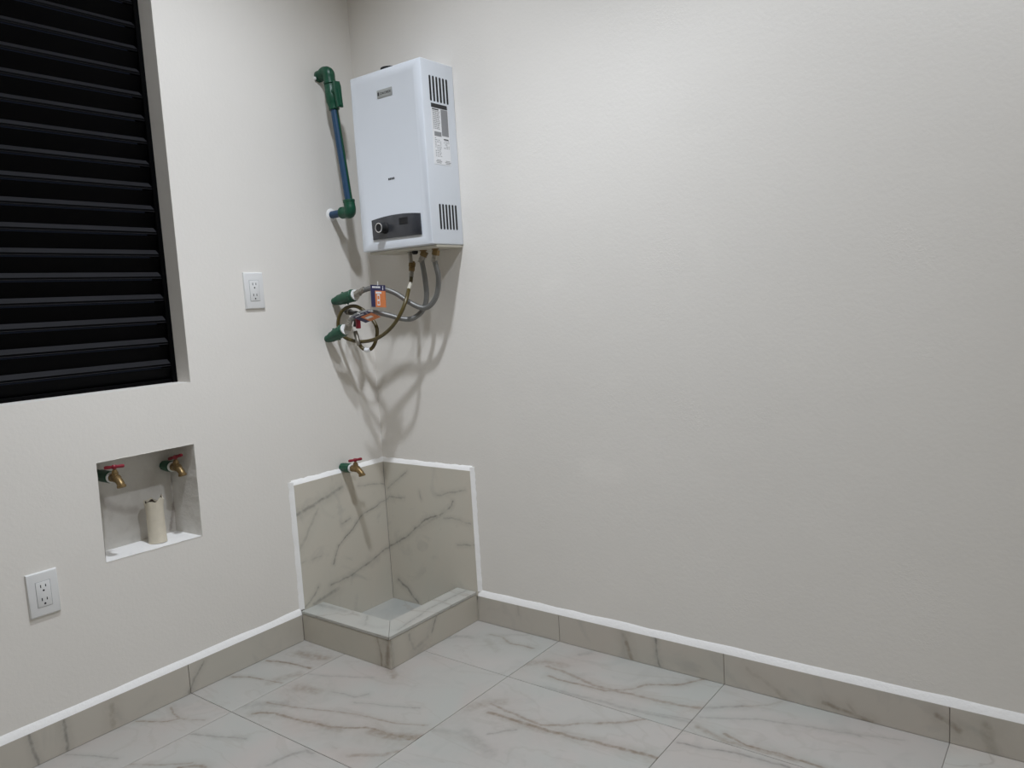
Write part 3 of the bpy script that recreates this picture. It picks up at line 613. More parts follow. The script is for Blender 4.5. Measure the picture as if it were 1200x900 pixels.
# ---- window: black closed louvre in the left wall
def window():
    YL, YR, ZB, ZT = -2.05, -0.795, 0.990, 2.32
    mb_ = MB()
    X = -0.078
    mb_.box((X - 0.06, YR - 0.016, ZB), (X + 0.004, YR, ZT), 0.001, 1)
    mb_.box((X - 0.06, YL, ZB), (X + 0.004, YL + 0.016, ZT), 0.001, 1)
    mb_.box((X - 0.06, YL + 0.016, ZB), (X - 0.004, YR - 0.016, ZB + 0.012), 0.001, 1)
    mb_.box((X - 0.06, YL + 0.016, ZT - 0.03), (X + 0.004, YR - 0.016, ZT), 0.001, 1)
    w = mb_.build('window_1', M['black'], kind='structure', smooth=False)
    p = 0.0697
    # one slat: broad face leaning inwards, a sloping ledge, a thin front lip
    prof = [(-0.001, p - 0.0040), (-0.0175, 0.0225), (-0.0004, 0.0085), (-0.0004, 0.0030), (0.0016, 0.0016), (0.0016, -0.0002), (-0.0014, -0.0002), (-0.0014, 0.0070), (-0.0195, 0.0220), (-0.0030, p - 0.0035)]
    z = 1.0578 - 0.0150
    k0 = -1
    src = None
    for k in range(-1, 18):
        zz = z + k * p
        if zz + p > ZT - 0.03: break
        if src is None:
            s_ = MB(); s_.prism([(X + a, YL + 0.010, zz + b) for a, b in prof], (0, (YR - 0.004) - (YL + 0.010), 0))
            s_.bm.normal_update()
            for f in s_.bm.faces:          # the two up-facing ledges are painted lighter, as if lit from above
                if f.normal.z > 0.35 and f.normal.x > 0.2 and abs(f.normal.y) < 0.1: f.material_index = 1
            src = s_.build('slat', [M['black'], M['lit_ledge']], w, loc=(X, (YL + YR) / 2, zz), smooth=False)
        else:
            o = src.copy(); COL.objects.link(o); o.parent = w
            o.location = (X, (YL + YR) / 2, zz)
    return w
window()

# ================================================================== MOP SINK in the corner
def mop_sink():
    t = thing('mop_sink', 'low corner mop sink lined with grey veined marble tiles, white mortar edging', 'sink', (A / 2, -B_ / 2, 0.0))
    ZS, XP, YP = 0.5745, 0.4690, -0.4475
    mL = marble('sink_marble_left', VEINS['L:panel'], base=(0.60, 0.555, 0.475), cool=(0.575, 0.55, 0.475), seed=1.300, rough=0.3)
    mR = marble('sink_marble_right', VEINS['R:panel'], base=(0.60, 0.555, 0.475), cool=(0.575, 0.55, 0.475), seed=3.900, rough=0.3)
    mCL = marble('curb_marble_left', VEINS['CL'], base=(0.53, 0.49, 0.42), cool=(0.51, 0.485, 0.415), seed=6.0)
    mCR = marble('curb_marble_right', VEINS['CR'], base=(0.53, 0.49, 0.42), cool=(0.51, 0.485, 0.415), seed=8.0)
    mT = marble('rim_marble', VEINS['T'], base=(0.47, 0.455, 0.415), cool=(0.445, 0.45, 0.415), seed=9.0, generic=0.6)
    mF = marble('sink_floor_marble', None, base=(0.47, 0.465, 0.43), cool=(0.37, 0.385, 0.37), seed=2.5, generic=0.5)
    IA, IB = 0.3677, -0.3655
    # backsplash panels
    q = MB(); q.box((0.0008, YP, 0.0005), (T, -T - 0.0006, ZS), 0.0008, 1); q.build('splash_panel', mL, t, smooth=False)
    q = MB(); q.box((T + 0.0002, -T, 0.0005), (XP, -0.0008, ZS), 0.0008, 1); q.build('splash_panel', mR, t, smooth=False)
    # curb core and facings
    q = MB(); q.box((T + .001, -B_ + 0.009, 0.001), (A - 0.009, IB - 0.009, H - 0.0105)); q.box((IA + 0.009, IB - 0.009, 0.001), (A - 0.009, -T - .001, H - 0.0105)); q.build('curb_core', M['mortar'], t, smooth=False)
    q = MB(); q.box((T + 0.0005, -B_, 0.0006), (A - 0.0005, -B_ + 0.0085, H - 0.0112), 0.0007, 1); q.build('curb_facing', mCL, t, smooth=False)
    q = MB(); q.box((A - 0.0085, -B_ + 0.0090, 0.0006), (A, -T - 0.0006, H - 0.0112), 0.0007, 1); q.build('curb_facing', mCR, t, smooth=False)
    q = MB(); q.box((T + 0.0005, IB - 0.0085, 0.0045), (IA + 0.008, IB, H - 0.0112), 0.0007, 1); q.build('inner_facing', mT, t, smooth=False)
    q = MB(); q.box((IA, IB + 0.0006, 0.0045), (IA + 0.0085, -T - 0.0006, H - 0.0112), 0.0007, 1); q.build('inner_facing', mT, t, smooth=False)
    # rim tiles mitred at the corner, a hair proud of the facings
    z0 = H - 0.0098
    a = 0.0012
    q = MB(); q.prism([(T + 0.0005, -B_ - a, z0), (A + a - 0.0006, -B_ - a, z0), (IA - 0.0012 - 0.0006, IB + 0.0012, z0), (T + 0.0005, IB + 0.0012, z0)], (0, 0, H - z0), 0.0008); q.build('rim_tile', mT, t, smooth=False)
    q = MB(); q.prism([(A + a, -B_ - a + 0.0006, z0), (A + a, -T - 0.0005, z0), (IA - 0.0012, -T - 0.0005, z0), (IA - 0.0012, IB + 0.0018, z0)], (0, 0, H - z0), 0.0008); q.build('rim_tile', mT, t, smooth=False)
    # basin floor and its drain
    q = MB(); q.box((T + 0.0008, IB + 0.0008, 0.0006), (IA - 0.0008, -T - 0.0008, 0.0042), 0.0006, 1); q.build('basin_floor', mF, t, smooth=False)
    # thin dark joint in the corner
    q = MB(); q.tube([(T + 0.0006, -T - 0.0006, 0.004), (T + 0.0006, -T - 0.0006, ZS)], 0.0006, 6); q.build('corner_joint', M['joint'], t)
    # white mortar edging round the backsplash
    bead_along([(0, -0.0, ZS), (0, YP - 0.004, ZS)], (1, 0, 0), (0, 0, 1), T, 0.0165, 'mortar_bead', t)
    bead_along([(0.0, 0, ZS), (XP + 0.004, 0, ZS)], (0, -1, 0), (0, 0, 1), T, 0.0165, 'mortar_bead', t)
    bead_along([(0, YP, ZS + 0.012), (0, YP, H + 0.002)], (1, 0, 0), (0, -1, 0), T, 0.0160, 'mortar_bead', t)
    bead_along([(XP, 0, ZS + 0.014), (XP, 0, H + 0.002)], (0, -1, 0), (1, 0, 0), T, 0.0150, 'mortar_bead', t)
    return t
mop_sink()

# ================================================================== WATER HEATER
def heater():
    x0, x1, yf, z0, z1 = 0.1554, 0.5014, -0.1619, 1.3941, 2.0065
    t = thing('water_heater', 'white boxy gas water heater hung high on the corner wall', 'water heater', ((x0 + x1) / 2, 0.0, z0))
    mb_ = MB()
    mb_.box((x0, yf, z0), (x1, -0.0015, z1), 0.005, 3, edges=lambda e: min(v.co.y for v in e.verts) < yf + 1e-6)
    # recessed centre field of the front cover
    big = max((f for f in mb_.bm.faces if f.normal.y < -0.99), key=lambda f: f.calc_area())
    fx0, fx1, fz0, fz1 = 0.180, 0.468, 1.414, 1.985
    bmesh.ops.inset_region(mb_.bm, faces=[big], thickness=0.02, use_even_offset=True)
    for v in big.verts:
        v.co.x = fx0 if v.co.x < (x0 + x1) / 2 else fx1
        v.co.z = fz0 if v.co.z < (z0 + z1) / 2 else fz1
    bmesh.ops.inset_region(mb_.bm, faces=[big], thickness=0.009, depth=-0.0035, use_even_offset=True)
    mb_.build('casing', M['white_metal'], t, angle=28)
    yp = yf + 0.0035
    # bottom pan, a little narrower than the casing
    q = MB(); q.box((x0 + 0.012, yf + 0.022, z0 - 0.009), (x1 - 0.003, -0.002, z0 - 0.0003), 0.002, 1); q.build('bottom_pan', M['pan'], t, smooth=False)
    # flue collar on the roof
    q = MB(); q.lathe((0.286, -0.086, z1), (0, 0, 1), [(0, 0.036), (0.016, 0.036), (0.018, 0.034), (0.0240, 0.034), (0.0240, 0.031), (0.006, 0.031)], 32); q.build('flue_collar', M['slot'], t)
    # control panel with an arched top edge
    pts = []
    n = 14
    for i in range(n + 1):
        s = i / n
        pts.append((0.2135 + (0.4525 - 0.2135) * s, yp + 0.0005, 1.5030 + 0.0085 * (1 - (2 * s - 1) ** 2)))
    outline = [(0.2150, yp + 0.0005, 1.4340)] + pts + [(0.4535, yp + 0.0005, 1.4310)]
    q = MB(); q.prism(outline, (0, -0.0055, 0), 0.0012); pn = q.build('control_panel', M['panel'], t, angle=30)
    yq = yp - 0.005
    q = MB(); q.box((0.352, yq - 0.0012, 1.474), (0.394, yq + 0.0005, 1.497), 0.0006, 1); q.build('display', M['slot'], pn, smooth=False)
    kn = MB(); kn.lathe((0.2790, yq, 1.4700), (0, -1, 0), [(0, 0.0200), (0.004, 0.0200), (0.007, 0.0175), (0.027, 0.0165), (0.029, 0.0150), (0.029, 0.0)], 28); k = kn.build('knob', M['slot'], pn)
    rg = MB(); rg.lathe((0.2790, yq - 0.0285, 1.4700), (0, -1, 0), [(0.0, 0.0168), (0.0018, 0.0168), (0.0018, 0.0142), (0.0, 0.0142)], 28); rg.build('knob_ring', M['ring'], k) if False else rg.build('knob_ring', M['ring'], pn)
    # badge and the small mark under it
    q = MB(); q.box((0.2865, yp - 0.0022, 1.9135), (0.3600, yp + 0.0005, 1.9405), 0.0012, 2); bd = q.build('badge', M['badge'], t)
    q = MB(); q.box((0.2905, yp - 0.0030, 1.9215), (0.2975, yp - 0.0015, 1.9330)); q.box((0.2925, yp - 0.0033, 1.9240), (0.2955, yp - 0.0028, 1.9305)); q.build('badge_emblem', M['ink'], bd, smooth=False)
    text('lettering', 'CALOREX', 0.0118, bd, M['ink'], (0.3285, yp - 0.0025, 1.9270), (math.pi / 2, 0, 0))
    q = MB()
    for i in range(4):
        q.box((0.3105 + i * 0.0078, yp - 0.0006, 1.6320), (0.3165 + i * 0.0078, yp + 0.0004, 1.6392))
    q.build('model_mark', M['ink'], t, smooth=False)
    # slots in the side wall
    src = None
    for zlo, zhi, ya, yb in ((1.8715, 1.9555, -0.1212, -0.0371), (1.4450, 1.5308, -0.1128, -0.0307)):
        src = None
        for i in range(6):
            y = ya + (yb - ya) * i / 5
            o = None
            if src is None:
                q = MB(); q.box((x1 - 0.004, y - 0.0043, zlo), (x1 + 0.0006, y + 0.0043, zhi), 0.0034, 2, edges=lambda e: abs(e.verts[0].co.x - e.verts[1].co.x) > 0.001)
                src = q.build('vent_slot', M['slot'], t, loc=(x1, y, (zlo + zhi) / 2))
            else:
                o = src.copy(); COL.objects.link(o); o.parent = t
                o.location = Vector((x1, y, (zlo + zhi) / 2)) - Vector(LOC[t.name])
    # rating sticker
    xs_ = x1 + 0.0004
    q = MB(); q.box((xs_ - 0.0003, -0.1255, 1.6640), (xs_ + 0.0002, -0.0395, 1.8500)); st = q.build('rating_sticker', M['paper'], t, smooth=False)
    q = MB(); q.box((xs_ - 0.0003, -0.1230, 1.8515), (xs_ + 0.0005, -0.0435, 1.8650)); q.build('sticker_header', M['ink'], t, smooth=False)
    q = MB(); q.box((xs_, -0.0770, 1.7610), (xs_ + 0.0004, -0.0425, 1.8490)); q.build('sticker_table', M['greyink'], st, smooth=False)
    q = MB(); q.box((xs_, -0.1155, 1.7575), (xs_ + 0.0004, -0.0805, 1.7725)); q.build('sticker_table', M['greyink'], st, smooth=False)
    q = MB()
    q.box((xs_, -0.1200, 1.8440), (xs_ + 0.0004, -0.0880, 1.8478)); q.build('sticker_heading', M['ink'], st, smooth=False)
    q = MB(); q.box((xs_, -0.0700, 1.7480), (xs_ + 0.0004, -0.0460, 1.7520))
    q.build('sticker_heading', M['ink'], st, smooth=False)
    q = MB()
    rn = random.Random(5)
    zz = 1.8390
    while zz > 1.7770:
        y = -0.1180
        while y < -0.0870:
            w_ = 0.003 + rn.random() * 0.007
            q.box((xs_, y, zz), (xs_ + 0.0004, min(y + w_, -0.0835), zz + 0.0022)); y += w_ + 0.002
        zz -= 0.0048
    zz = 1.7500
    while zz > 1.6860:
        for ya, yb in ((-0.1150, -0.0840), (-0.0720, -0.0430)):
            if ya > -0.08 and (zz < 1.7200 or zz > 1.7450): continue
            y = ya
            while y < yb - 0.004:
                w_ = 0.003 + rn.random() * 0.008
                if rn.random() > 0.25: q.box((xs_, y, zz), (xs_ + 0.0004, min(y + w_, yb), zz + 0.0020))
                y += w_ + 0.003
        zz -= 0.0060
    for yc, zc in ((-0.1010, 1.6740), (-0.0560, 1.6735)):
        for s in range(3):
            q.box((xs_, yc - 0.015 + abs(s - 1) * 0.004, zc - 0.006 + s * 0.0045), (xs_ + 0.0004, yc + 0.015 - abs(s - 1) * 0.004, zc - 0.004 + s * 0.0045))
    q.build('sticker_print', M['greyink'], st, smooth=False, kind='stuff')
    # short connections under the pan
    for px, py, r, m_, dl in ((F['gas'][0][0], F['gas'][0][1], 0.0075, M['steel'], z0 - 0.008 - (F['gas'][0][2] + 0.033)), (0.3790, -0.080, 0.0095, M['brass'], 0.012), (0.4370, -0.080, 0.0095, M['brass'], 0.012)):
        q = MB(); q.lathe((px, py, z0 - 0.008), (0, 0, -1), [(0, r + 0.004), (0.004, r + 0.004), (0.004, r), (dl, r)], 20); q.build('pipe_connection', m_, t)
    q = MB(); q.lathe((0.345, -0.088, z0 - 0.008), (0, 0, -1), [(0, 0.011), (0.009, 0.011), (0.013, 0.007), (0.013, 0.0)], 16); q.build('drain_plug', M['slot'], t)
    return t
heater()

# ================================================================== BLUE WATER PIPE with green ball valve, left of the heater
def water_pipe():
    t = thing('water_pipe', 'blue plastic pipe with green elbows and ball valve left of the heater', 'pipe', (0.0, -0.168, 1.547))
    top = Vector((0.0, -0.171, 2.0475)); a = Vector((0.056, -0.171, 2.056)); 
    lo = Vector((0.0, -0.164, 1.547)); c = Vector((0.110, -0.1655, 1.548))
    d = (c - a).normalized()
    # upper elbow: socket out of the wall, curve, socket down to the valve
    q = MB()
    q.tube([top, top + Vector((0.018, 0, 0.003)), a - Vector((0.020, 0, 0.0)), a + Vector((-0.006, 0, -0.004)), a + d * 0.012 + Vector((0.001, 0, 0)), a + d * 0.026, a + d * 0.046], [0.0185, 0.0185, 0.0195, 0.0210, 0.0215, 0.0215, 0.0215], 20, 4)
    q.lathe(a + d * 0.040, d, [(0, 0.0215), (0.001, 0.0232), (0.008, 0.0232), (0.009, 0.0215)], 20)
    q.lathe(top, (1, 0, 0), [(-0.002, 0.0185), (0.001, 0.0205), (0.010, 0.0205), (0.011, 0.0185)], 20)
    q.build('elbow', M['green'], t)
    q = MB(); q.lathe(top + Vector((0.003, -0.017, -0.009)), (0.3, -1, -0.4), [(-0.004, 0.006), (0.005, 0.006), (0.006, 0.003), (0.006, 0)], 12); q.build('wall_plug', M['tape'], t)
    # ball valve
    q = MB(); q.lathe(a + d * 0.050, d, [(0, 0.0195), (0.002, 0.0225), (0.020, 0.0225), (0.024, 0.0240), (0.062, 0.0240), (0.068, 0.0215), (0.078, 0.0200), (0.090, 0.0195), (0.092, 0.0160)], 22)
    fd = Vector((0.80, -0.15, 0.0)); fd = (fd - d * fd.dot(d)).normalized()
    vc = a + d * 0.094
    v0 = a + d * 0.082
    q.lathe(v0, fd, [(0.010, 0.0135), (0.030, 0.0135), (0.031, 0.011), (0.038, 0.011)], 18)
    vb = q.build('valve_body', M['green'], t)
    sd = d.cross(fd).normalized()
    q = MB()
    p0 = v0 + fd * 0.036
    q.prism([p0 - d * 0.030 - sd * 0.012, p0 - d * 0.030 + sd * 0.012, p0 - d * 0.012 + sd * 0.015, p0 + d * 0.030 + sd * 0.0125, p0 + d * 0.062 + sd * 0.0115, p0 + d * 0.062 - sd * 0.0115, p0 + d * 0.030 - sd * 0.0125, p0 - d * 0.012 - sd * 0.015], fd * 0.011, 0.002)
    q.prism([p0 + d * 0.000 - sd * 0.003, p0 + d * 0.000 + sd * 0.003, p0 + d * 0.058 + sd * 0.003, p0 + d * 0.058 - sd * 0.003], fd * 0.015, 0.001)
    q.build('valve_lever', M['green'], t, smooth=False)
    # straight blue pipe
    s0, s1 = a + d * 0.136, c - d * 0.014
    q = MB(); q.tube([s0, s1], 0.0140, 20); q.build('pipe_length', M['blue'], t)
    # the green stripe running down the corner side of the pipe
    q = MB()
    st = Vector((0.62, 0.78, 0.0)); st = (st - d * st.dot(d)).normalized(); sx = d.cross(st).normalized()
    arc = []
    for i in range(-5, 6):
        an = math.radians(i * 13)
        arc.append((st * math.cos(an) + sx * math.sin(an)))
    for u0, u1 in zip(arc, arc[1:]):
        q.quad(s0 + u0 * 0.0143, s0 + u1 * 0.0143, s1 + u1 * 0.0143, s1 + u0 * 0.0143)
    bmesh.ops.remove_doubles(q.bm, verts=q.bm.verts[:], dist=1e-6)
    bmesh.ops.solidify(q.bm, geom=q.bm.faces[:], thickness=0.0004)
    q.build('pipe_stripe', M['green'], t)
    # lower elbow and blue stub into the wall
    dirx = (lo - c).normalized()
    q = MB()
    q.tube([c - d * 0.040, c - d * 0.022, c - d * 0.008 , c + dirx * 0.006 + d * 0.003, c + dirx * 0.022 + d * 0.002, c + dirx * 0.046], [0.0205, 0.0205, 0.0210, 0.0215, 0.0205, 0.0200], 20, 4)
    q.lathe(c - d * 0.042, d, [(0, 0.0205), (0.001, 0.0220), (0.008, 0.0220), (0.009, 0.0205)], 20)
    q.lathe(c + dirx * 0.038, dirx, [(0, 0.0200), (0.001, 0.0218), (0.009, 0.0218), (0.010, 0.0200)], 20)
    q.build('elbow', M['green'], t)
    q = MB(); q.tube([c + dirx * 0.040, lo + Vector((0.002, 0, 0))], 0.0135, 18); q.build('pipe_stub', M['blue'], t)
    q = MB(); q.lathe(lo, (1, 0, 0), [(0.0002, 0.024), (0.002, 0.021), (0.004, 0.0145)], 18); q.build('plaster_collar', M['bead'], t)
    return t
water_pipe()

# ================================================================== green threaded fittings + hoses under the heater
def fitting(p, q_, label):
    p, q_ = Vector(p), Vector(q_)
    t = thing('pipe_fitting', label, 'fitting', tuple(p), 'green wall fittings below the heater')
    d = (q_ - p); Ln = d.length; d.normalize()
    w = Vector((1, 0, 0))
    b = MB()
    b.tube([p - w * 0.002, p + w * 0.012, p + w * 0.010 + d * 0.014, p + w * 0.008 + d * 0.030, p + d * (Ln * 0.62) + w * 0.004, p + d * (Ln - 0.004)], [0.0125, 0.0135, 0.0165, 0.0200, 0.0222, 0.0215], 18, 4)
    b.lathe(p + d * (Ln - 0.024), d, [(0, 0.0215), (0.002, 0.0238), (0.010, 0.0238), (0.012, 0.0222), (0.020, 0.0222)], 10)
    up = Vector((0, 0, 1)); up = (up - d * up.dot(d)).normalized()
    b.lathe(p + d * (Ln * 0.62) - up * 0.019, -up, [(0, 0.004), (0.008, 0.003), (0.008, 0)], 8)
    b.lathe(p + d * (Ln * 0.45) + up * 0.018, up, [(0, 0.005), (0.006, 0.004), (0.006, 0)], 8)
    b.build('fitting_body', M['green'], t)
    b = MB(); b.lathe(p + d * (Ln - 0.005), d, [(0, 0.0190), (0.004, 0.0202), (0.007, 0.0195), (0.0072, 0.010)], 20); b.build('thread_tape', M['tape'], t)
    return t

def braided(label, pts, ends):
    P = [Vector(p) for p in pts]
    t = thing('braided_hose', label, 'hose', tuple(P[0]), 'braided hoses under the heater')
    S = spline(P, 8)
    b = MB(); b.tube(S, 0.0092, 14); b.build('sleeve', M['braid'], t)
    for (a, c), first in (((S[0], S[3]), True), ((S[-1], S[-4]), False)):
        d = (c - a).normalized()
        b = MB(); b.lathe(a - d * 0.013, d, [(0, 0.0125), (0.001, 0.0138), (0.018, 0.0138), (0.019, 0.0115)], 6); b.build('hose_nut', M['brass'] if first else M['steel'], t, smooth=False)
        b = MB(); b.lathe(a + d * 0.005, d, [(0, 0.0105), (0.006, 0.0108), (0.007, 0.0102), (0.014, 0.0108), (0.015, 0.0102), (0.024, 0.0104), (0.025, 0.0093)], 18); b.build('ferrule', M['steel'], t)
    return t

fitting(F['up0'], F['up1'], 'green threaded pipe fitting in the wall, upper of the two below the heater')
fitting(F['lo0'], F['lo1'], 'green threaded pipe fitting in the wall, lower of the two below the heater')
braided('grey braided hose from the upper green fitting to the rear heater connection', F['h2'], None)
braided('grey braided hose from the lower green fitting to the middle heater connection', F['h1'], None)

def gas_hose():
    P = [Vector(p) for p in F['gas']]
    t = thing('gas_hose', 'olive rubber gas hose coiled once between heater and red-handled valve', 'hose', tuple(P[0]))
    S = spline(P, 8)
    q = MB(); q.tube(S, 0.0068, 12); q.build('rubber_tube', M['gas'], t)
    a = S[0]; d = (S[2] - S[0]).normalized()
    q = MB(); q.lathe(a - d * 0.038, d, [(0, 0.0105), (0.004, 0.0105), (0.004, 0.0128), (0.017, 0.0128), (0.017, 0.0100), (0.026, 0.0115), (0.034, 0.0105), (0.038, 0.007)], 12); q.build('brass_adapter', M['brass'], t, smooth=False)
    q = MB(); q.lathe(a + d * 0.000, d, [(0, 0.0082), (0.010, 0.0086), (0.011, 0.0078), (0.020, 0.0084), (0.021, 0.007)], 14); q.build('ferrule', M['steel'], t)
    # clear marker sleeve and white printed band
    i0, i1 = F['clear']
    q = MB(); q.tube(S[i0 * 8:i1 * 8 + 1], 0.0074, 12); q.build('pale_sleeve', M['clear'], t)
    j = F['band'] * 8
    q = MB(); q.tube(S[j - 3:j + 5], 0.0080, 12); q.build('white_band', M['paper'], t)
    a = S[-1]; d = (S[-3] - S[-1]).normalized()
    q = MB(); q.lathe(a - d * 0.004, d, [(0, 0.0075), (0.014, 0.0086), (0.022, 0.0080), (0.040, 0.0086), (0.050, 0.0078), (0.056, 0.0068)], 14); q.build('ferrule', M['steel'], t)
    return t
gas_hose()

def gas_valve():
    p, e = Vector(F['gv0']), Vector(F['gv1'])
    c = Vector(F['gv2'])
    t = thing('gas_valve', 'small dark gas valve with red lever between the green fittings', 'valve', tuple(p))
    q = MB(); q.tube([p, p + (e - p) * 0.55, e, e + (c - e) * 0.25, c], [0.0095, 0.0095, 0.0105, 0.0095, 0.0080], 14, 5)
    d = (e - p).normalized()
    q.lathe(p + d * 0.012, d, [(0, 0.0120), (0.016, 0.0120)], 6); q.build('valve_body', M['dark_metal'], t)
    q = MB(); q.lathe(p + d * 0.036, d, [(0, 0.0115), (0.002, 0.0122), (0.010, 0.0122), (0.011, 0.0115)], 14); q.build('union_nut', M['steel'], t)
    r = Vector(F['red'])
    q = MB(); q.box((r.x - 0.010, r.y - 0.006, r.z - 0.022), (r.x + 0.010, r.y + 0.004, r.z + 0.014), 0.003, 2); q.build('red_lever', M['red'], t)
    return t
gas_valve()

# ---- swing tags on the hoses
def swing_tag(label, c, u, v, w, h, style):
    c, u, v = Vector(c), Vector(u).normalized(), Vector(v).normalized()
    n = u.cross(v).normalized(); 
    t = thing('hose_tag', label, 'tag', tuple(c), 'card tags on the hoses')
    def slab(a0, a1, b0, b1, n0, n1, mb_):
        mb_.prism([c + u * a0 + v * b0 + n * n0, c + u * a1 + v * b0 + n * n0, c + u * a1 + v * b1 + n * n0, c + u * a0 + v * b1 + n * n0], n * (n1 - n0))
    q = MB(); slab(-w / 2, w / 2, -h / 2, h / 2, -0.0006, 0.0006, q); q.build('card', M['tag_blue'], t, smooth=False)
    q = MB(); slab(-w / 2 + w * 0.30, w / 2, -h / 2, h / 2 - h * 0.26, -0.0010, 0.0010, q); q.build('orange_field', M['tag_orange'], t, smooth=False)
    q = MB()
    rn = random.Random(2)
    a = -w * 0.38
    while a < w * 0.14:
        s = w * (0.05 + 0.04 * rn.random()); slab(a, a + s, h * 0.36, h * 0.44, 0.0007, 0.0010, q); a += s + w * 0.02
    slab(w * 0.33, w * 0.36, h * 0.28, h * 0.46, 0.0007, 0.0010, q)
    if style:
        slab(-w * 0.06, w * 0.12, -h * 0.42, h * 0.08, 0.0011, 0.0014, q)
        slab(-w * 0.14, w * 0.24, h * 0.11, h * 0.20, 0.0011, 0.0014, q)
    else:
        slab(-w * 0.10, w * 0.30, -h * 0.20, h * 0.02, 0.0011, 0.0014, q)
    q.build('white_print', M['paper'], t, smooth=False)
    if style:
        q = MB(); slab(-w * 0.03, w * 0.09, -h * 0.36, -h * 0.22, 0.0015, 0.0017, q); slab(-w * 0.03, w * 0.09, -h * 0.14, h * 0.02, 0.0015, 0.0017, q); q.build('picture', M['tag_orange'], t, smooth=False)
    q = MB(); q.lathe(c + v * (h / 2 - 0.004) - n * 0.0002, v, [(0.0, 0.0012), (0.016, 0.0012)], 6); q.build('tie', M['tape'], t)
    return t
swing_tag('navy and orange card tag hanging upright on the upper braided hose', *F['tag1'], 0.070, 0.078, 1)
swing_tag('navy and orange card tag tilted flat on the lower braided hose', *F['tag2'], 0.074, 0.066, 0)

# ================================================================== OUTLETS
def outlet(y0, y1, z0, z1, label):
    yc, zc = (y0 + y1) / 2, (z0 + z1) / 2
    t = thing('wall_outlet', label, 'outlet', (0.0, yc, zc), 'double outlets on the left wall')
    q = MB(); q.box((0.0, y0, z0), (0.0075, y1, z1), 0.0045, 3, edges=lambda e: min(v.co.x for v in e.verts) > 0.005); q.build('cover_plate', M['white_plastic'], t)
    w, h = 0.0365, 0.070
    q = MB(); q.box((0.0072, yc - w / 2 - 0.0009, zc - h / 2 - 0.0009), (0.0077, yc + w / 2 + 0.0009, zc + h / 2 + 0.0009)); q.build('insert_gap', M['greyink'], t, smooth=False)
    q = MB(); q.box((0.004, yc - w / 2, zc - h / 2), (0.0088, yc + w / 2, zc + h / 2), 0.0008, 2); fc = q.build('receptacle', M['white_plastic'], t)
    for s in (1, -1):
        zz = zc + s * 0.0185
        for dy, hh in ((-0.0063, 0.0042), (0.0063, 0.0036)):
            q = MB(); q.box((0.0080, yc + dy - 0.0012, zz + 0.004 - hh), (0.00895, yc + dy + 0.0012, zz + 0.004 + hh)); q.build('slot', M['slot'], fc, smooth=False)
        q = MB(); q.lathe((0.0080, yc, zz - 0.0085), (1, 0, 0), [(0, 0.0027), (0.00095, 0.0027), (0.00095, 0)], 12); q.build('ground_hole', M['slot'], fc)
    return t
outlet(-0.5700, -0.4940, 1.2115, 1.3345, 'white double outlet beside the window, higher on the left wall')
outlet(-1.3305, -1.2510, 0.4025, 0.5255, 'white double outlet low on the left wall, below the niche')

# ================================================================== TAPS
def tap(org, clen, rot, label, tilt=0.0):
    o = Vector(org)
    t = thing('tap', label, 'tap', tuple(o), 'brass taps with red handles')
    d = Vector((1, 0, 0))
    r = 0.0165
    q = MB(); q.lathe(o, d, [(-0.001, r), (clen * 0.25, r), (clen * 0.28, r * 1.10), (clen - 0.004, r * 1.10), (clen, r * 0.98)], 10); q.build('coupling', M['green'], t, angle=20)
    q = MB(); q.lathe(o + d * (clen - 0.001), d, [(0, r * 0.94), (0.003, r * 0.98), (0.008, r * 0.90), (0.009, 0.011)], 20); q.build('thread_tape', M['tape'], t)
    b = o + d * (clen + 0.007)
    q = MB()
    q.lathe(b, d, [(0, 0.0125), (0.008, 0.0125), (0.010, 0.0105), (0.018, 0.0125), (0.030, 0.0130), (0.036, 0.0110)], 16)
    q.tube([b + d * 0.024, b + d * 0.038 + Vector((0, 0, -0.005)), b + d * 0.049 + Vector((0, 0, -0.014)), b + d * 0.053 + Vector((0, 0, -0.021))], [0.0115, 0.0110, 0.0108, 0.0105], 16, 4)
    q.lathe(b + d * 0.0515 + Vector((0, 0, -0.017)), (0.3, 0, -1), [(0, 0.0112), (0.001, 0.0128), (0.008, 0.0128), (0.009, 0.0100), (0.003, 0.0090)], 18)
    q.build('tap_body', M['brass'], t)
    h = b + d * 0.021
    q = MB(); q.lathe(h, (0, 0, 1), [(0.008, 0.0105), (0.018, 0.0105), (0.018, 0.0090), (0.024, 0.0075), (0.026, 0.004), (0.036, 0.004)], 6); q.build('bonnet', M['brass'], t, smooth=False)
    c = h + Vector((0, 0, 0.034))
    a = math.radians(rot); e = Vector((math.cos(a) * math.cos(tilt), math.sin(a) * math.cos(tilt), math.sin(tilt)))
    q = MB()
    q.tube([c - e * 0.027, c - e * 0.022, c - e * 0.008, c, c + e * 0.008, c + e * 0.022, c + e * 0.027], [0.0044, 0.0056, 0.0046, 0.0062, 0.0046, 0.0056, 0.0044], 10)
    q.lathe(c - Vector((0, 0, 0.006)), (0, 0, 1), [(0, 0.006), (0.003, 0.0078), (0.009, 0.0078), (0.012, 0.005), (0.012, 0)], 14)
    q.build('handle', M['red'], t)
    return t
tap((0.0, -0.2122, 0.5925), 0.050, 75, 'brass tap with red handle over the marble mop sink')
tap(F['tapL'], 0.090, 62, 'brass tap with red handle inside the niche, the one with the long green coupling')
tap(F['tapR'], 0.046, 20, 'brass tap with red handle and short green coupling in the upper niche corner', 0.25)

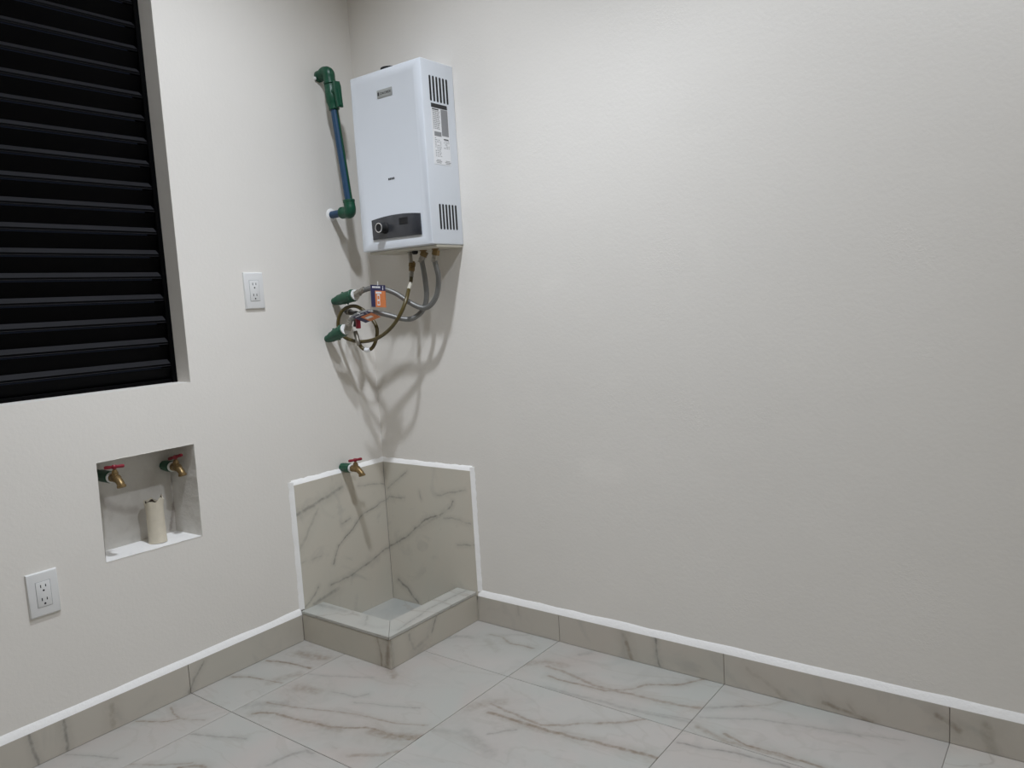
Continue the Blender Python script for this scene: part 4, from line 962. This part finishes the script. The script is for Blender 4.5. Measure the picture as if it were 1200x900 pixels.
# ================================================================== DRAIN PIPE in the niche
def drain():
    b, top = Vector((-0.062, -0.923, 0.4945)), Vector((-0.070, -0.9195, 0.628))
    d = (top - b).normalized()
    t = thing('drain_pipe', 'cream drain pipe stub with ragged burnt rim standing in the niche', 'pipe', tuple(b))
    ref = Vector((1, 0, 0)); u = (ref - d * ref.dot(d)).normalized(); w = d.cross(u)
    Ln = (top - b).length
    rn = random.Random(11)
    def rimh(k, n=36):
        a = 2 * math.pi * k / n
        return Ln + 0.004 * math.sin(a * 2 + 0.6) + 0.0035 * math.sin(a * 5) + (rn.random() - 0.5) * 0.004 + (0.012 if 8 <= k <= 10 else 0)
    n = 36
    hs = [rimh(k) for k in range(n)]
    q = MB()
    R, rI = 0.0262, 0.0232
    prof = [(-0.001, 1.05), (0.006, 1.03), (0.05, 1.0), (0.09, 1.0), (0.115, 1.03)]
    rings = []
    for tt, s in prof:
        rings.append([q.bm.verts.new(b + d * tt + (u * math.cos(2 * math.pi * k / n) + w * math.sin(2 * math.pi * k / n)) * R * s) for k in range(n)])
    rings.append([q.bm.verts.new(b + d * hs[k] + (u * math.cos(2 * math.pi * k / n) + w * math.sin(2 * math.pi * k / n)) * R * (1.10 + 0.06 * math.sin(k * 1.3))) for k in range(n)])
    rings.append([q.bm.verts.new(b + d * (hs[k] - 0.0015) + (u * math.cos(2 * math.pi * k / n) + w * math.sin(2 * math.pi * k / n)) * R * 0.97) for k in range(n)])
    for tt in (0.10, 0.02):
        rings.append([q.bm.verts.new(b + d * tt + (u * math.cos(2 * math.pi * k / n) + w * math.sin(2 * math.pi * k / n)) * rI) for k in range(n)])
    for a, c in zip(rings, rings[1:]):
        for k in range(n):
            q.bm.faces.new([a[k], a[(k + 1) % n], c[(k + 1) % n], c[k]])
    bmesh.ops.recalc_face_normals(q.bm, faces=q.bm.faces[:])
    q.build('pipe_wall', M['cream'], t, angle=60)
    # scorched inner edge
    q = MB()
    ra = [q.bm.verts.new(b + d * (hs[k] - 0.001) + (u * math.cos(2 * math.pi * k / n) + w * math.sin(2 * math.pi * k / n)) * R * 1.02) for k in range(n)]
    rb = [q.bm.verts.new(b + d * (hs[k] - 0.012) + (u * math.cos(2 * math.pi * k / n) + w * math.sin(2 * math.pi * k / n)) * rI * 0.985) for k in range(n)]
    for k in range(n): q.bm.faces.new([ra[k], ra[(k + 1) % n], rb[(k + 1) % n], rb[k]])
    q.build('scorched_rim', M['char'], t)
    return t
drain()

# ================================================================== CEILING LIGHTS (out of the picture, they light it; the square panel is added fill)
for n_, ((lx, ly), watt, size, blend, aim) in enumerate(DOWNLIGHTS):
    t = thing('ceiling_light', ('round white recessed ceiling light above the corner with the heater', 'round white recessed ceiling light away from the heater corner')[n_], 'lamp', (lx, ly, CEIL))
    q = MB(); q.lathe((lx, ly, CEIL), (0, 0, -1), [(0.0, 0.085), (0.004, 0.085), (0.008, 0.078), (0.008, 0.066), (0.003, 0.062), (0.0, 0.062)], 32); q.build('trim_ring', M['white_plastic'], t)
    q = MB(); q.lathe((lx, ly, CEIL), (0, 0, -1), [(0.0005, 0.062), (0.003, 0.062), (0.003, 0.0)], 32); q.build('diffuser', M['lamp'], t)

(px_, py_), ps_, pw_ = FILL_PANEL
t = thing('added_fill_panel', 'square white flat ceiling panel, unseen, added as weak fill light', 'lamp', (px_, py_, CEIL))
q = MB()
h_ = ps_ / 2 + 0.02
for a, b in (((-h_, -h_), (h_, -h_ + 0.02)), ((-h_, h_ - 0.02), (h_, h_)), ((-h_, -h_ + 0.02), (-h_ + 0.02, h_ - 0.02)), ((h_ - 0.02, -h_ + 0.02), (h_, h_ - 0.02))):
    q.box((px_ + a[0], py_ + a[1], CEIL - 0.022), (px_ + b[0], py_ + b[1], CEIL - 0.0002))
q.build('frame', M['white_plastic'], t, smooth=False)
q = MB(); q.box((px_ - h_ + 0.02, py_ - h_ + 0.02, CEIL - 0.018), (px_ + h_ - 0.02, py_ + h_ - 0.02, CEIL - 0.004)); q.build('diffuser', M['lamp'], t, smooth=False)
